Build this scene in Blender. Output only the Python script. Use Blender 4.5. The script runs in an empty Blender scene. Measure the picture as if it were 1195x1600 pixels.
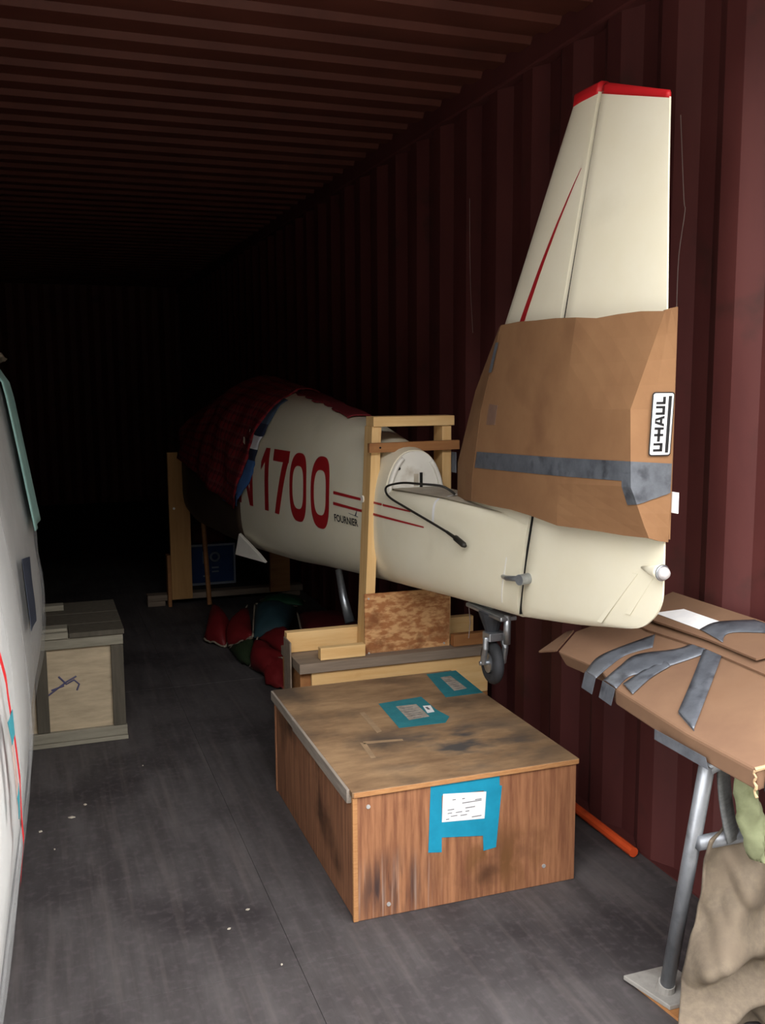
import bpy, bmesh, math, random
from mathutils import Vector, Matrix
random.seed(7)
sc = bpy.context.scene
col = sc.collection
V = Vector

# ------------------------------------------------------------------ camera
cam_data = bpy.data.cameras.new('camera')
cam = bpy.data.objects.new('camera', cam_data); col.objects.link(cam)
cam_data.sensor_fit = 'AUTO'; cam_data.sensor_width = 36.0
cam_data.lens = 36.0 * 1516.0 / 1600.0
cam_data.clip_start = 0.05; cam_data.clip_end = 200
right = V((0.94242922, -0.334357, -0.00570667))
up = V((0.04973385, 0.12326525, 0.99112674))
back = V((-0.33068673, -0.93435062, 0.13279764))
m = Matrix.Identity(4)
for i in range(3):
    m[i][0], m[i][1], m[i][2] = right[i], up[i], back[i]
m[2][3] = 1.48
cam.matrix_world = m
sc.camera = cam

# ------------------------------------------------------------------ daylight
YD = 1.20                      # the open doors of the container
world = bpy.data.worlds.new('overcast_sky'); sc.world = world
world.use_nodes = True
bg = world.node_tree.nodes['Background']
bg.inputs[0].default_value = (1.0, 0.985, 0.965, 1)     # even overcast sky
bg.inputs[1].default_value = 1.0
pl = bpy.data.lights.new('door_portal', 'AREA'); pl.shape = 'RECTANGLE'
pl.size = 2.4; pl.size_y = 2.75
pl.cycles.is_portal = True
po = bpy.data.objects.new('door_portal', pl); col.objects.link(po)
po.location = (0.565, YD - 0.02, 1.33); po.rotation_euler = (math.radians(90), 0, 0)
sc.view_settings.view_transform = 'Standard'; sc.view_settings.look = 'None'
sc.view_settings.gamma = 1.0; sc.view_settings.use_curve_mapping = False
sc.view_settings.exposure = 3.2

# ------------------------------------------------------------------ helpers
def lin(h):
    h = h.lstrip('#'); o = []
    for i in (0, 2, 4):
        c = int(h[i:i + 2], 16) / 255
        o.append(c / 12.92 if c <= 0.04045 else ((c + 0.055) / 1.055) ** 2.4)
    return (*o, 1)

def mat(name, c1, c2=None, rough=0.6, scale=6.0, stretch=(1, 1, 1), detail=5, bump=0.0, metal=0.0,
        spots=None, spot_scale=3.0, spot_at=0.6, lo=0.35, hi=0.65, spec=0.4, bscale=None):
    M = bpy.data.materials.new(name); M.use_nodes = True
    nt = M.node_tree; N = nt.nodes; L = nt.links
    b = N['Principled BSDF']
    b.inputs['Roughness'].default_value = rough; b.inputs['Metallic'].default_value = metal
    b.inputs['Specular IOR Level'].default_value = spec
    tc = N.new('ShaderNodeTexCoord'); mp = N.new('ShaderNodeMapping')
    mp.inputs['Scale'].default_value = stretch
    L.new(tc.outputs['Object'], mp.inputs['Vector'])
    nz = N.new('ShaderNodeTexNoise'); nz.inputs['Scale'].default_value = scale; nz.inputs['Detail'].default_value = detail
    nz.inputs['Roughness'].default_value = 0.65
    L.new(mp.outputs['Vector'], nz.inputs['Vector'])
    cr = N.new('ShaderNodeValToRGB')
    cr.color_ramp.elements[0].position = lo; cr.color_ramp.elements[0].color = lin(c1)
    cr.color_ramp.elements[1].position = hi; cr.color_ramp.elements[1].color = lin(c2 or c1)
    L.new(nz.outputs['Fac'], cr.inputs['Fac'])
    out = cr.outputs['Color']
    if spots:
        n2 = N.new('ShaderNodeTexNoise'); n2.inputs['Scale'].default_value = spot_scale; n2.inputs['Detail'].default_value = 8
        L.new(tc.outputs['Object'], n2.inputs['Vector'])
        r2 = N.new('ShaderNodeValToRGB')
        r2.color_ramp.elements[0].position = spot_at - 0.08; r2.color_ramp.elements[0].color = (0, 0, 0, 1)
        r2.color_ramp.elements[1].position = spot_at + 0.1; r2.color_ramp.elements[1].color = (1, 1, 1, 1)
        L.new(n2.outputs['Fac'], r2.inputs['Fac'])
        mx = N.new('ShaderNodeMixRGB'); mx.inputs['Color2'].default_value = lin(spots)
        L.new(r2.outputs['Color'], mx.inputs['Fac']); L.new(out, mx.inputs['Color1']); out = mx.outputs['Color']
    L.new(out, b.inputs['Base Color'])
    if bump:
        bn = N.new('ShaderNodeBump'); bn.inputs['Strength'].default_value = bump; bn.inputs['Distance'].default_value = 0.004
        src = nz.outputs['Fac']
        if bscale:
            n3 = N.new('ShaderNodeTexNoise'); n3.inputs['Scale'].default_value = bscale; n3.inputs['Detail'].default_value = 4
            L.new(tc.outputs['Object'], n3.inputs['Vector']); src = n3.outputs['Fac']
        L.new(src, bn.inputs['Height']); L.new(bn.outputs['Normal'], b.inputs['Normal'])
    return M

def tag(o, label, cat, group=None):
    o['label'] = label; o['category'] = cat
    if group: o['group'] = group
    return o

def thing(name, label, cat, loc, rotz=0.0, group=None):
    o = bpy.data.objects.new(name, None); col.objects.link(o)
    o.empty_display_size = 0.1
    o.location = loc; o.rotation_euler = (0, 0, rotz)
    return tag(o, label, cat, group)

def root_matrix(o):
    while o.parent: o = o.parent
    return Matrix.Translation(o.location) @ o.rotation_euler.to_matrix().to_4x4()

def link(name, bm, m_, parent=None, smooth=False, local=False, at=None, solid=0.0, bevel=0.0, sub=0, recalc=True):
    """bm is in world coordinates (or in the thing's own frame with local=True)."""
    if recalc: bmesh.ops.recalc_face_normals(bm, faces=bm.faces[:])
    if parent is not None and not local: bm.transform(root_matrix(parent).inverted())
    if parent is None and at is not None: bm.transform(Matrix.Translation(-V(at)))
    me = bpy.data.meshes.new(name); bm.to_mesh(me); bm.free()
    for mm in (m_ if isinstance(m_, (list, tuple)) else [m_]): me.materials.append(mm)
    if smooth:
        for p in me.polygons: p.use_smooth = True
    o = bpy.data.objects.new(name, me); col.objects.link(o)
    if parent is not None: o.parent = parent
    elif at is not None: o.location = at
    if sub:
        s = o.modifiers.new('sub', 'SUBSURF'); s.levels = sub; s.render_levels = sub
    if solid:
        s = o.modifiers.new('solid', 'SOLIDIFY'); s.thickness = solid; s.offset = -1
    if bevel:
        s = o.modifiers.new('bevel', 'BEVEL'); s.width = bevel; s.segments = 2; s.limit_method = 'ANGLE'
    return o

def structure(name, bm, m_, **k):
    o = link(name, bm, m_, **k); o['kind'] = 'structure'; return o

def bx(bm, a, b, rot=None, pivot=None):
    """box between corners a and b, optionally turned by a matrix about pivot"""
    vs = [bm.verts.new((x, y, z)) for x in (a[0], b[0]) for y in (a[1], b[1]) for z in (a[2], b[2])]
    for f in ((0, 1, 3, 2), (4, 6, 7, 5), (0, 4, 5, 1), (2, 3, 7, 6), (0, 2, 6, 4), (1, 5, 7, 3)):
        bm.faces.new([vs[i] for i in f])
    if rot is not None: bmesh.ops.rotate(bm, verts=vs, cent=pivot, matrix=rot)
    return vs

def box(a, b, rot=None, pivot=None):
    bm = bmesh.new(); bx(bm, a, b, rot, pivot); return bm

def tube(bm, pts, r, n=10, cap=True):
    pts = [V(p) for p in pts]; rs = r if isinstance(r, (list, tuple)) else [r] * len(pts)
    rings = []; prev = None
    for i, p in enumerate(pts):
        d = (pts[min(i + 1, len(pts) - 1)] - pts[max(i - 1, 0)]).normalized()
        if prev is None:
            a = d.orthogonal().normalized()
        else:
            a = (prev - d * prev.dot(d)).normalized()
        prev = a; b = d.cross(a)
        rings.append([bm.verts.new(p + (a * math.cos(t) + b * math.sin(t)) * rs[i]) for t in [2 * math.pi * k / n for k in range(n)]])
    for q, s in zip(rings, rings[1:]):
        for k in range(n): bm.faces.new((q[k], q[(k + 1) % n], s[(k + 1) % n], s[k]))
    if cap:
        bm.faces.new(rings[0][::-1]); bm.faces.new(rings[-1])
    return bm

def spline(pts, n=8):
    P = [V(p) for p in pts]; out = []
    for i in range(len(P) - 1):
        p0, p1, p2, p3 = P[max(i - 1, 0)], P[i], P[i + 1], P[min(i + 2, len(P) - 1)]
        for k in range(n):
            t = k / n
            out.append(0.5 * ((2 * p1) + (p2 - p0) * t + (2 * p0 - 5 * p1 + 4 * p2 - p3) * t * t + (3 * p1 - p0 - 3 * p2 + p3) * t ** 3))
    return out + [P[-1]]

def prism(pts, off):
    """flat polygon (3D points) given the thickness vector off"""
    bm = bmesh.new(); off = V(off)
    a = [bm.verts.new(V(p)) for p in pts]; b = [bm.verts.new(V(p) + off) for p in pts]
    bm.faces.new(a[::-1]); bm.faces.new(b); n = len(a)
    for i in range(n): bm.faces.new((a[i], a[(i + 1) % n], b[(i + 1) % n], b[i]))
    return bm

def grid(fn, nu, nv, bm=None, uv=False, close_u=False):
    bm = bm or bmesh.new()
    lay = bm.loops.layers.uv.verify() if uv else None
    vs = [[bm.verts.new(fn(i / nu, j / nv)) for j in range(nv + 1)] for i in range(nu + (0 if close_u else 1))]
    for i in range(nu):
        for j in range(nv):
            i2 = (i + 1) % len(vs)
            f = bm.faces.new((vs[i][j], vs[i2][j], vs[i2][j + 1], vs[i][j + 1]))
            if uv:
                for lp, q in zip(f.loops, ((i, j), (i + 1, j), (i + 1, j + 1), (i, j + 1))):
                    lp[lay].uv = (q[0] / nu, q[1] / nv)
    return bm

def itp(x, X, Y):
    if x <= X[0]: return Y[0]
    for a, b, p, q in zip(X, X[1:], Y, Y[1:]):
        if x <= b: return p + (q - p) * (x - a) / (b - a)
    return Y[-1]

def torus(R, r, c, ax, n=28, mm=12, sq=0.75):
    ax = V(ax).normalized(); a = ax.orthogonal().normalized(); b = ax.cross(a); c = V(c)
    def f(u, v):
        t, p = 2 * math.pi * u, 2 * math.pi * v; d = a * math.cos(t) + b * math.sin(t)
        return c + d * (R + r * math.cos(p)) + ax * r * sq * math.sin(p) * 1.2
    bm = bmesh.new(); vs = [[bm.verts.new(f(i / n, j / mm)) for j in range(mm)] for i in range(n)]
    for i in range(n):
        for j in range(mm): bm.faces.new((vs[i][j], vs[(i + 1) % n][j], vs[(i + 1) % n][(j + 1) % mm], vs[i][(j + 1) % mm]))
    return bm

def wob(x, y, s=0):
    return math.sin(x * 1.3 + s) * math.cos(y * 1.7 - s * 2) + 0.5 * math.sin(x * 2.9 + y * 2.1 + s * 3) + 0.25 * math.sin(x * 6.1 - y * 5.3 + s)

# ------------------------------------------------------------------ materials
RUST = mat('red_oxide_steel', '#4e2424', '#5c2e2c', 0.62, 3.0, (1, 1, 0.35), bump=0.1, spots='#3a2420', spot_scale=5, spot_at=0.68)
ROOF = mat('roof_red_oxide', '#50261d', '#5c2f24', 0.6, 3.0, bump=0.08, spots='#46261e', spot_scale=4, spot_at=0.68)
FLOOR = mat('floor_plywood', '#3d393a', '#565253', 0.75, 3.2, (3.2, 0.55, 1), 8, bump=0.25, spots='#322e30', spot_scale=2.2, spot_at=0.56, lo=0.3, hi=0.7)
def overlay(M, colr, strength, stretch, scale, lo, hi, rot=0.0, centre=None, radius=None):
    """lay wear or a stain over a material: stretched noise, optionally only round one place"""
    N = M.node_tree.nodes; L = M.node_tree.links; b = N['Principled BSDF']
    src = b.inputs['Base Color'].links[0].from_socket
    tc = N.new('ShaderNodeTexCoord'); mp = N.new('ShaderNodeMapping'); mp.inputs['Scale'].default_value = stretch; mp.inputs['Rotation'].default_value = (0, 0, rot)
    nz = N.new('ShaderNodeTexNoise'); nz.inputs['Scale'].default_value = scale; nz.inputs['Detail'].default_value = 4
    L.new(tc.outputs['Object'], mp.inputs['Vector']); L.new(mp.outputs['Vector'], nz.inputs['Vector'])
    r_ = N.new('ShaderNodeMapRange'); r_.inputs['From Min'].default_value = lo; r_.inputs['From Max'].default_value = hi; r_.inputs['To Max'].default_value = strength
    L.new(nz.outputs['Fac'], r_.inputs['Value']); fac = r_.outputs['Result']
    if centre:
        m2 = N.new('ShaderNodeMapping'); m2.vector_type = 'TEXTURE'; m2.inputs['Location'].default_value = centre; m2.inputs['Scale'].default_value = radius
        g = N.new('ShaderNodeTexGradient'); g.gradient_type = 'SPHERICAL'
        L.new(tc.outputs['Object'], m2.inputs['Vector']); L.new(m2.outputs['Vector'], g.inputs['Vector'])
        k = N.new('ShaderNodeMath'); k.operation = 'MULTIPLY'; L.new(fac, k.inputs[0]); L.new(g.outputs['Fac'], k.inputs[1])
        k2 = N.new('ShaderNodeMath'); k2.operation = 'MULTIPLY'; k2.use_clamp = True; k2.inputs[1].default_value = 2.2; L.new(k.outputs[0], k2.inputs[0]); fac = k2.outputs[0]
    mx = N.new('ShaderNodeMixRGB'); mx.inputs['Color2'].default_value = lin(colr)
    L.new(fac, mx.inputs['Fac']); L.new(src, mx.inputs['Color1']); L.new(mx.outputs['Color'], b.inputs['Base Color'])
overlay(FLOOR, '#776d6a', .22, (11, .5, 1), 3.0, .52, .72, rot=.12)
overlay(FLOOR, '#2a2627', .4, (7, .5, 1), 3.0, .50, .72, rot=-.06)
overlay(FLOOR, '#665d61', .28, (1, 1, 1), 40.0, .50, .72)
GROUND = mat('gravel_yard', '#77736c', '#8e8a82', 0.95, 12, bump=0.4)
CREAM = mat('cream_paint', '#e6e0c9', '#e9e4d0', 0.38, 4, spots='#d8d3bd', spot_scale=3, spot_at=0.7)
CREAM_OLD = mat('white_gloss_paint', '#e4e1d8', '#eceae2', 0.35, 6, spots='#b5aa98', spot_scale=9, spot_at=0.68)
DECK = mat('dusty_cream', '#a69c8c', '#bdb4a2', 0.7, 9)
RED = mat('red_paint', '#a02026', '#aa262a', 0.4, 5)
REDTIP = mat('red_tip_paint', '#c01d24', '#c8242a', 0.4, 5)
BLACK = mat('black_print', '#17171a', '#1d1d20', 0.5, 5)
GAP = mat('dark_gap', '#0d0c0c', '#121110', 0.9, 5)
STEEL = mat('grey_steel', '#9a9fa6', '#b4b9bf', 0.35, 20, metal=0.85)
PIPE = mat('galvanised_pipe', '#777b82', '#8d9197', 0.42, 30, (1, 1, 0.2), metal=0.6, spots='#63656a', spot_scale=14, spot_at=0.6)
PLATE = mat('grey_plate', '#8d8a86', '#a8a5a0', 0.6, 10, metal=0.2, spots='#6b655f', spot_scale=8)
RUBBER = mat('black_rubber', '#26272a', '#33353a', 0.7, 12)
CABLE = mat('black_cable', '#1f1d1a', '#2a2824', 0.5, 12)
CARD = mat('cardboard', '#805c3e', '#8a6646', 0.8, 5, (1, 1, 1), 6, bump=0.06, spots='#745136', spot_scale=4, spot_at=0.66)
CARD2 = mat('cardboard_pale', '#715542', '#7c5f49', 0.8, 5, (1, 1, 1), 6, bump=0.06, spots='#70523d', spot_scale=5, spot_at=0.68)
CARDIN = mat('torn_cardboard', '#a88d6c', '#b89d7e', 0.9, 20, bump=0.2)
DUCT = mat('duct_tape', '#565a62', '#6b7078', 0.38, 18, (1, 1, 1), 5, bump=0.25, metal=0.25, spots='#43464d', spot_scale=22, spot_at=0.6)
PAPER = mat('white_paper', '#e6e7ea', '#f2f2f2', 0.7, 20)
PAPEROLD = mat('worn_paper', '#8a8279', '#a89f94', 0.8, 40, lo=0.4, hi=0.6)
INK = mat('faint_ink', '#55565c', '#6b6c72', 0.8, 40)
BLUETAPE = mat('blue_masking_tape', '#1286a8', '#1793b6', 0.6, 14, bump=0.1)
BLUETAPE2 = mat('dusty_blue_tape', '#1f6f7c', '#2c7d88', 0.7, 25, bump=0.1)
PLYV = mat('plywood_upright_grain', '#6b4230', '#ad7a58', 0.62, 9, (7, 7, 0.45), 8, bump=0.15, spots='#4d3120', spot_scale=4.5, spot_at=0.62, lo=0.3, hi=0.7)
PLYTOP = mat('plywood_lid', '#735942', '#a98a68', 0.7, 4, (1.2, 3.2, 1), 8, bump=0.15, spots='#57493d', spot_scale=3.6, spot_at=0.58, lo=0.3, hi=0.7)
PLYEDGE = mat('plywood_edge', '#a9764a', '#bb8a5c', 0.7, 9, (3, 3, 20), 5, bump=0.15)
TRIM = mat('grey_weathered_strip', '#857b72', '#a1978c', 0.75, 10, (6, 0.6, 6), 6, bump=0.2)
PINE_X = mat('pine_along_x', '#dcb074', '#e8c48c', 0.65, 6, (0.5, 6, 6), 6, bump=0.08, spots='#c4935a', spot_scale=5, spot_at=0.7)
PINE_Z = mat('pine_upright', '#dcb074', '#e8c48c', 0.65, 6, (6, 6, 0.5), 6, bump=0.08, spots='#c4935a', spot_scale=5, spot_at=0.7)
PINE_SHADED = mat('shaded_pine', '#a97e4c', '#b88e5a', 0.7, 6, (6, 6, 0.5), 6, bump=0.1, spots='#8e6436', spot_scale=5, spot_at=0.68)  # pine with the dimness of the far end put into its colour
PINE_D = mat('brown_board', '#96653c', '#a97749', 0.68, 6, (0.5, 6, 6), 6, bump=0.1, spots='#7a4c2c', spot_scale=6, spot_at=0.64)
GREYWOOD = mat('grey_board', '#77695c', '#8c7d6e', 0.75, 7, (0.5, 6, 6), 6, bump=0.15)
PLYF = mat('plywood_front', '#6f4430', '#b17c58', 0.62, 9, (7, 7, 0.45), 8, bump=0.15, spots='#573825', spot_scale=4.0, spot_at=0.66, lo=0.3, hi=0.7)
overlay(PLYF, '#33292c', .55, (16, 1, 1.6), 3.0, .38, .60, centre=(.105, 0, .085), radius=(.15, .2, .13))
overlay(PLYF, '#a8958a', .35, (34, 1, .9), 3.0, .54, .68, centre=(.11, 0, .05), radius=(.20, .2, .15))
overlay(PLYF, '#6e4a2a', .5, (6, 1, 3), 3.0, .45, .60, centre=(.43, 0, .10), radius=(.22, .2, .14))
overlay(PLYTOP, '#4a4644', .7, (1.5, 3, 1), 3.5, .45, .62, centre=(.42, .22, .37), radius=(.36, .30, .5))
OSB = mat('oriented_strand_board', '#a96f44', '#d3a472', 0.7, 22, (1, 1, 2.2), 3, bump=0.3, spots='#85532f', spot_scale=14, spot_at=0.56, lo=0.42, hi=0.58)
CRATE = mat('crate_ply', '#a3947c', '#c6b498', 0.7, 5, (1.2, 1, 7), 7, bump=0.1, spots='#7b6753', spot_scale=5, spot_at=0.66, lo=0.3, hi=0.7)
CRATEB = mat('crate_batten', '#7f7a6c', '#989384', 0.75, 7, (0.6, 5, 5), 6, bump=0.15)
CRATED = mat('crate_batten_dark', '#4a453c', '#5c564b', 0.75, 7, (6, 6, 0.6), 6, bump=0.15)
CRAYON = mat('blue_crayon', '#4a4a6c', '#5c5a78', 0.8, 30)
TAN = mat('tan_canvas', '#5a5045', '#675c4e', 0.9, 60, bump=0.12, spots='#63574a', spot_scale=5)
GREENC = mat('olive_cloth', '#71765a', '#7f8566', 0.85, 20, bump=0.15, spots='#5d6246', spot_scale=16, spot_at=0.6)
GREYSTRAP = mat('grey_webbing', '#4d4f50', '#5e6061', 0.85, 40, (1, 1, 4), bump=0.2)
ORANGE = mat('orange_paint', '#cc4a22', '#d8562b', 0.5, 12, spots='#a53a1c', spot_scale=12, spot_at=0.66)
WINGW = mat('white_wing_skin', '#b4b4b2', '#c2c2c0', 0.45, 4)
TURQ = mat('turquoise_cloth', '#7fa6a2', '#93b8b2', 0.85, 12, (1, 1, 0.4), bump=0.2)
BLUESPOT = mat('navy_print', '#343a4a', '#3e4555', 0.6, 12)
FAB_RED = mat('red_nylon', '#651518', '#70191c', 0.55, 8, bump=0.2)
FAB_MAROON = mat('maroon_nylon', '#470f13', '#521418', 0.6, 8, bump=0.2)
FAB_TEAL = mat('teal_nylon', '#22383f', '#2a444b', 0.55, 8, bump=0.2)
FAB_GREEN = mat('green_nylon', '#1a442d', '#225038', 0.55, 8, bump=0.2)
FAB_OLIVE = mat('dark_green_nylon', '#26331f', '#303e28', 0.6, 8, bump=0.2)
FAB_GREY = mat('grey_nylon', '#4b4e4d', '#5a5d5c', 0.6, 8, bump=0.2)
PIPING = mat('pale_piping', '#857b6c', '#938979', 0.7, 20)
BINBLUE = mat('blue_plastic', '#1d3f78', '#244a86', 0.45, 8)
BINWHITE = mat('pale_print', '#97a4b8', '#a7b3c4', 0.6, 8)
STRING = mat('pale_string', '#7a6c68', '#887a76', 0.9, 30)
CHIP = mat('pale_scrap', '#b9b0a2', '#ccc4b6', 0.9, 30)
NAIL = mat('nail_head', '#c9c9c9', '#d6d6d6', 0.4, 30, metal=0.5)

def glassy(name, colr, alpha, rough):
    M = bpy.data.materials.new(name); M.use_nodes = True
    N = M.node_tree.nodes; L = M.node_tree.links; b = N['Principled BSDF']
    b.inputs['Base Color'].default_value = lin(colr); b.inputs['Roughness'].default_value = rough
    b.inputs['Alpha'].default_value = alpha
    nz = N.new('ShaderNodeTexNoise'); nz.inputs['Scale'].default_value = 5; nz.inputs['Detail'].default_value = 6
    tc = N.new('ShaderNodeTexCoord'); mp = N.new('ShaderNodeMapping'); mp.inputs['Scale'].default_value = (2, 3, 0.5)
    L.new(tc.outputs['Object'], mp.inputs['Vector']); L.new(mp.outputs['Vector'], nz.inputs['Vector'])
    bn = N.new('ShaderNodeBump'); bn.inputs['Strength'].default_value = 0.5; bn.inputs['Distance'].default_value = 0.02
    L.new(nz.outputs['Fac'], bn.inputs['Height']); L.new(bn.outputs['Normal'], b.inputs['Normal'])
    return M
PLASTIC = glassy('clear_plastic_sheet', '#dcdfe2', 0.22, 0.25)
LENS = glassy('clear_lens', '#e6e2e4', 0.55, 0.08)

def plaid(name):
    M = bpy.data.materials.new(name); M.use_nodes = True
    N = M.node_tree.nodes; L = M.node_tree.links; b = N['Principled BSDF']
    b.inputs['Roughness'].default_value = 0.9; b.inputs['Specular IOR Level'].default_value = 0.15
    uv = N.new('ShaderNodeUVMap'); sp = N.new('ShaderNodeSeparateXYZ'); L.new(uv.outputs['UV'], sp.inputs[0])
    def stripe(sock, freq, lo):
        a = N.new('ShaderNodeMath'); a.operation = 'MULTIPLY'; a.inputs[1].default_value = freq; L.new(sock, a.inputs[0])
        f = N.new('ShaderNodeMath'); f.operation = 'FRACT'; L.new(a.outputs[0], f.inputs[0])
        g = N.new('ShaderNodeMath'); g.operation = 'GREATER_THAN'; g.inputs[1].default_value = lo; L.new(f.outputs[0], g.inputs[0])
        return g.outputs[0]
    cur = None
    base = lin('#85262d')
    for sock, fr, lo, c, k in ((sp.outputs[0], 34, 0.5, '#2a1420', .5), (sp.outputs[1], 26, 0.5, '#2a1420', .5),
                               (sp.outputs[0], 34, 0.8, '#8a4a48', .4), (sp.outputs[1], 26, 0.8, '#8a4a48', .4)):
        s = stripe(sock, fr, lo)
        k_ = N.new('ShaderNodeMath'); k_.operation = 'MULTIPLY'; k_.inputs[1].default_value = k; L.new(s, k_.inputs[0])
        mx = N.new('ShaderNodeMixRGB'); mx.inputs['Color2'].default_value = lin(c); L.new(k_.outputs[0], mx.inputs['Fac'])
        if cur is None: mx.inputs['Color1'].default_value = base
        else: L.new(cur, mx.inputs['Color1'])
        cur = mx.outputs['Color']
    L.new(cur, b.inputs['Base Color'])
    return M
PLAID = plaid('red_plaid')

def bands(name, stops):
    M = bpy.data.materials.new(name); M.use_nodes = True
    N = M.node_tree.nodes; L = M.node_tree.links; b = N['Principled BSDF']; b.inputs['Roughness'].default_value = 0.85
    uv = N.new('ShaderNodeUVMap'); sp = N.new('ShaderNodeSeparateXYZ'); L.new(uv.outputs['UV'], sp.inputs[0])
    cr = N.new('ShaderNodeValToRGB'); cr.color_ramp.interpolation = 'CONSTANT'
    el = cr.color_ramp.elements
    el[0].position = 0; el[0].color = lin(stops[0][1]); el[1].position = stops[1][0]; el[1].color = lin(stops[1][1])
    for p, c in stops[2:]:
        e = el.new(p); e.color = lin(c)
    L.new(sp.outputs[1], cr.inputs['Fac']); L.new(cr.outputs['Color'], b.inputs['Base Color'])
    return M
BLUECLOTH = bands('blue_banded_cloth', [(0, '#3f5068'), (0.3, '#16203a'), (0.42, '#c9ccd4'), (0.54, '#131c34'), (0.64, '#34588c')])

# ================================================================== SETTING
XR, XL, YB, ZC = 1.73, -0.60, 12.6, 2.665
def corrugated(span0, span1, y0, y1, prof, place):
    """prof: (dy, depth) pairs of one pitch; place(t, y, depth) gives the vertex"""
    bm = bmesh.new(); pitch = prof[-1][0]; rows = []
    y = y0
    while y < y1:
        for dy, d in prof[:-1]:
            if y + dy <= y1: rows.append((y + dy, d))
        y += pitch
    vs = [(bm.verts.new(place(span0, yy, d)), bm.verts.new(place(span1, yy, d))) for yy, d in rows]
    for a, b in zip(vs, vs[1:]): bm.faces.new((a[0], b[0], b[1], a[1]))
    return bm
WP = ((0, 0.036), (0.072, 0.036), (0.140, 0.0), (0.212, 0.0), (0.282, 0))
WP = ((0, 0.036), (0.070, 0.036), (0.138, 0.0), (0.212, 0.0), (0.282, 0.036))
structure('wall_right', corrugated(0.0, ZC - 0.03, 2.270 - 0.282 * 3, YB, WP, lambda t, y, d: (XR + d, y, t)), RUST, at=(XR, 6, 0))
structure('wall_left', corrugated(0.0, ZC - 0.03, 1.21, YB, WP, lambda t, y, d: (XL - d, y, t)), RUST, at=(XL, 6, 0))
structure('wall_back', corrugated(-0.05, ZC + 0.08, XL - 0.1, XR + 0.3, WP, lambda t, y, d: (y, YB - 0.08 + d, t)), RUST, at=(0.5, YB, 0))
RP = ((0, 0.0), (0.088, 0.0), (0.106, 0.022), (0.187, 0.022), (0.205, 0))
structure('ceiling', corrugated(XL - 0.05, XR + 0.05, YD, YB, RP, lambda t, y, d: (t, y, ZC + d)), ROOF, at=(0.5, 6, ZC))
structure('trim_1', box((XR - 0.012, YD, ZC - 0.075), (XR + 0.06, YB, ZC + 0.03)), RUST, bevel=0.008)
structure('trim_2', box((XL - 0.06, YD, ZC - 0.075), (XL + 0.012, YB, ZC + 0.03)), RUST, bevel=0.008)
structure('baseboard_right', box((XR - 0.002, YD, -0.1), (XR + 0.06, YB, 0.003)), RUST)
structure('baseboard_left', box((XL - 0.06, YD, -0.1), (XL + 0.012, YB, 0.003)), RUST)
fl = structure('floor', box((XL - 0.05, YD, -0.16), (XR + 0.05, YB, -0.028)), GAP)
for a, b in ((XL, 0.5645), (0.5655, XR)):
    ys = [YD, 2.255, 4.695, 7.135, 9.575, YB]
    for y0, y1 in zip(ys, ys[1:]):
        dz = random.uniform(-0.0012, 0.0)
        link('floor_panel', box((a, y0 + 0.001, -0.028), (b, y1 - 0.001, dz)), FLOOR, parent=fl, local=True, bevel=0.0008)
structure('wall_sky_blocker', box((-14, -13, -0.75), (14, -8, 6.0)), mat('sky_blocker_grey', '#4a4640', '#555048', .9, 2, bump=.1))  # unseen slab added outside to cut low sky light and darken the depths
structure('ground', box((-40, -60, -1.0), (40, YD - 0.05, -0.75)), GROUND)

# ================================================================== AIRCRAFT (own frame: x to its right, y forward, z up)
ac = thing('light_aircraft', 'cream light aircraft fuselage with tall fin and red registration letters, held in wooden cradles', 'aircraft', (1.41, 2.0, 0), 0.053)
SY = [0.58, 1.03, 1.41, 1.9, 2.5, 3.0, 3.5, 4.2, 4.8, 5.25]
SW = [.043, .09, .13, .17, .225, .27, .30, .31, .27, .17]
SB = [.765, .738, .708, .668, .615, .595, .58, .57, .62, .72]
ST = [1.075, 1.085, 1.225, 1.325, 1.408, 1.462, 1.50, 1.36, 1.22, 1.08]
SD = [1.075, 1.088, 1.082]
def nb(y): return itp(y, [1.4, 2.2, 3.0], [2.8, 3.1, 4.6])
def hingey(z): return 0.58 - (z - 0.77) * 0.24
def sect(y, deck=False):
    w, zb = itp(y, SY, SW), itp(y, SY, SB)
    zt = itp(y, SY[:3], SD) if deck else itp(y, SY, ST)
    zm = zb + 0.45 * ((itp(y, SY, ST) if y > 1.41 else 1.09 + (y - .58) * .05) - zb)
    return w, zb, zt, zm
def halfw(y, z):
    w, zb, zt, zm = sect(y, y < 1.41)
    if z >= zm: q = min(1, (z - zm) / max(1e-6, zt - zm)); n = 7 if y < 1.41 else 2.4
    else: q = min(1, (zm - z) / (zm - zb)); n = nb(y)
    return w * max(0, 1 - q ** n) ** (1 / n)
def ring(y, deck, n=48):
    w, zb, zt, zm = sect(y, deck); P = []
    for k in range(n):
        t = 2 * math.pi * k / n; c, s = math.cos(t), math.sin(t)
        e = (7 if deck else 2.4) if s >= 0 else nb(y)
        x = w * math.copysign(abs(c) ** (2 / e), c)
        z = zm + (zt - zm if s >= 0 else zm - zb) * math.copysign(abs(s) ** (2 / e), s)
        sh = (hingey(z) + 0.008 - 0.58) * max(0, (1.0 - y) / 0.42) if y < 1.0 else 0
        P.append(V((x, y + sh, z)))
    return P
def loft(bm, rings):
    R = [[bm.verts.new(p) for p in r] for r in rings]; n = len(R[0])
    for a, b in zip(R, R[1:]):
        for k in range(n): bm.faces.new((a[k], a[(k + 1) % n], b[(k + 1) % n], b[k]))
    bm.faces.new(R[0][::-1]); bm.faces.new(R[-1])
bm = bmesh.new()
loft(bm, [ring(1.412 + (3.02 - 1.412) * i / 20, False) for i in range(21)])
loft(bm, [ring(0.58 + (1.42 - 0.58) * i / 14, True) for i in range(15)])
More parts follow.
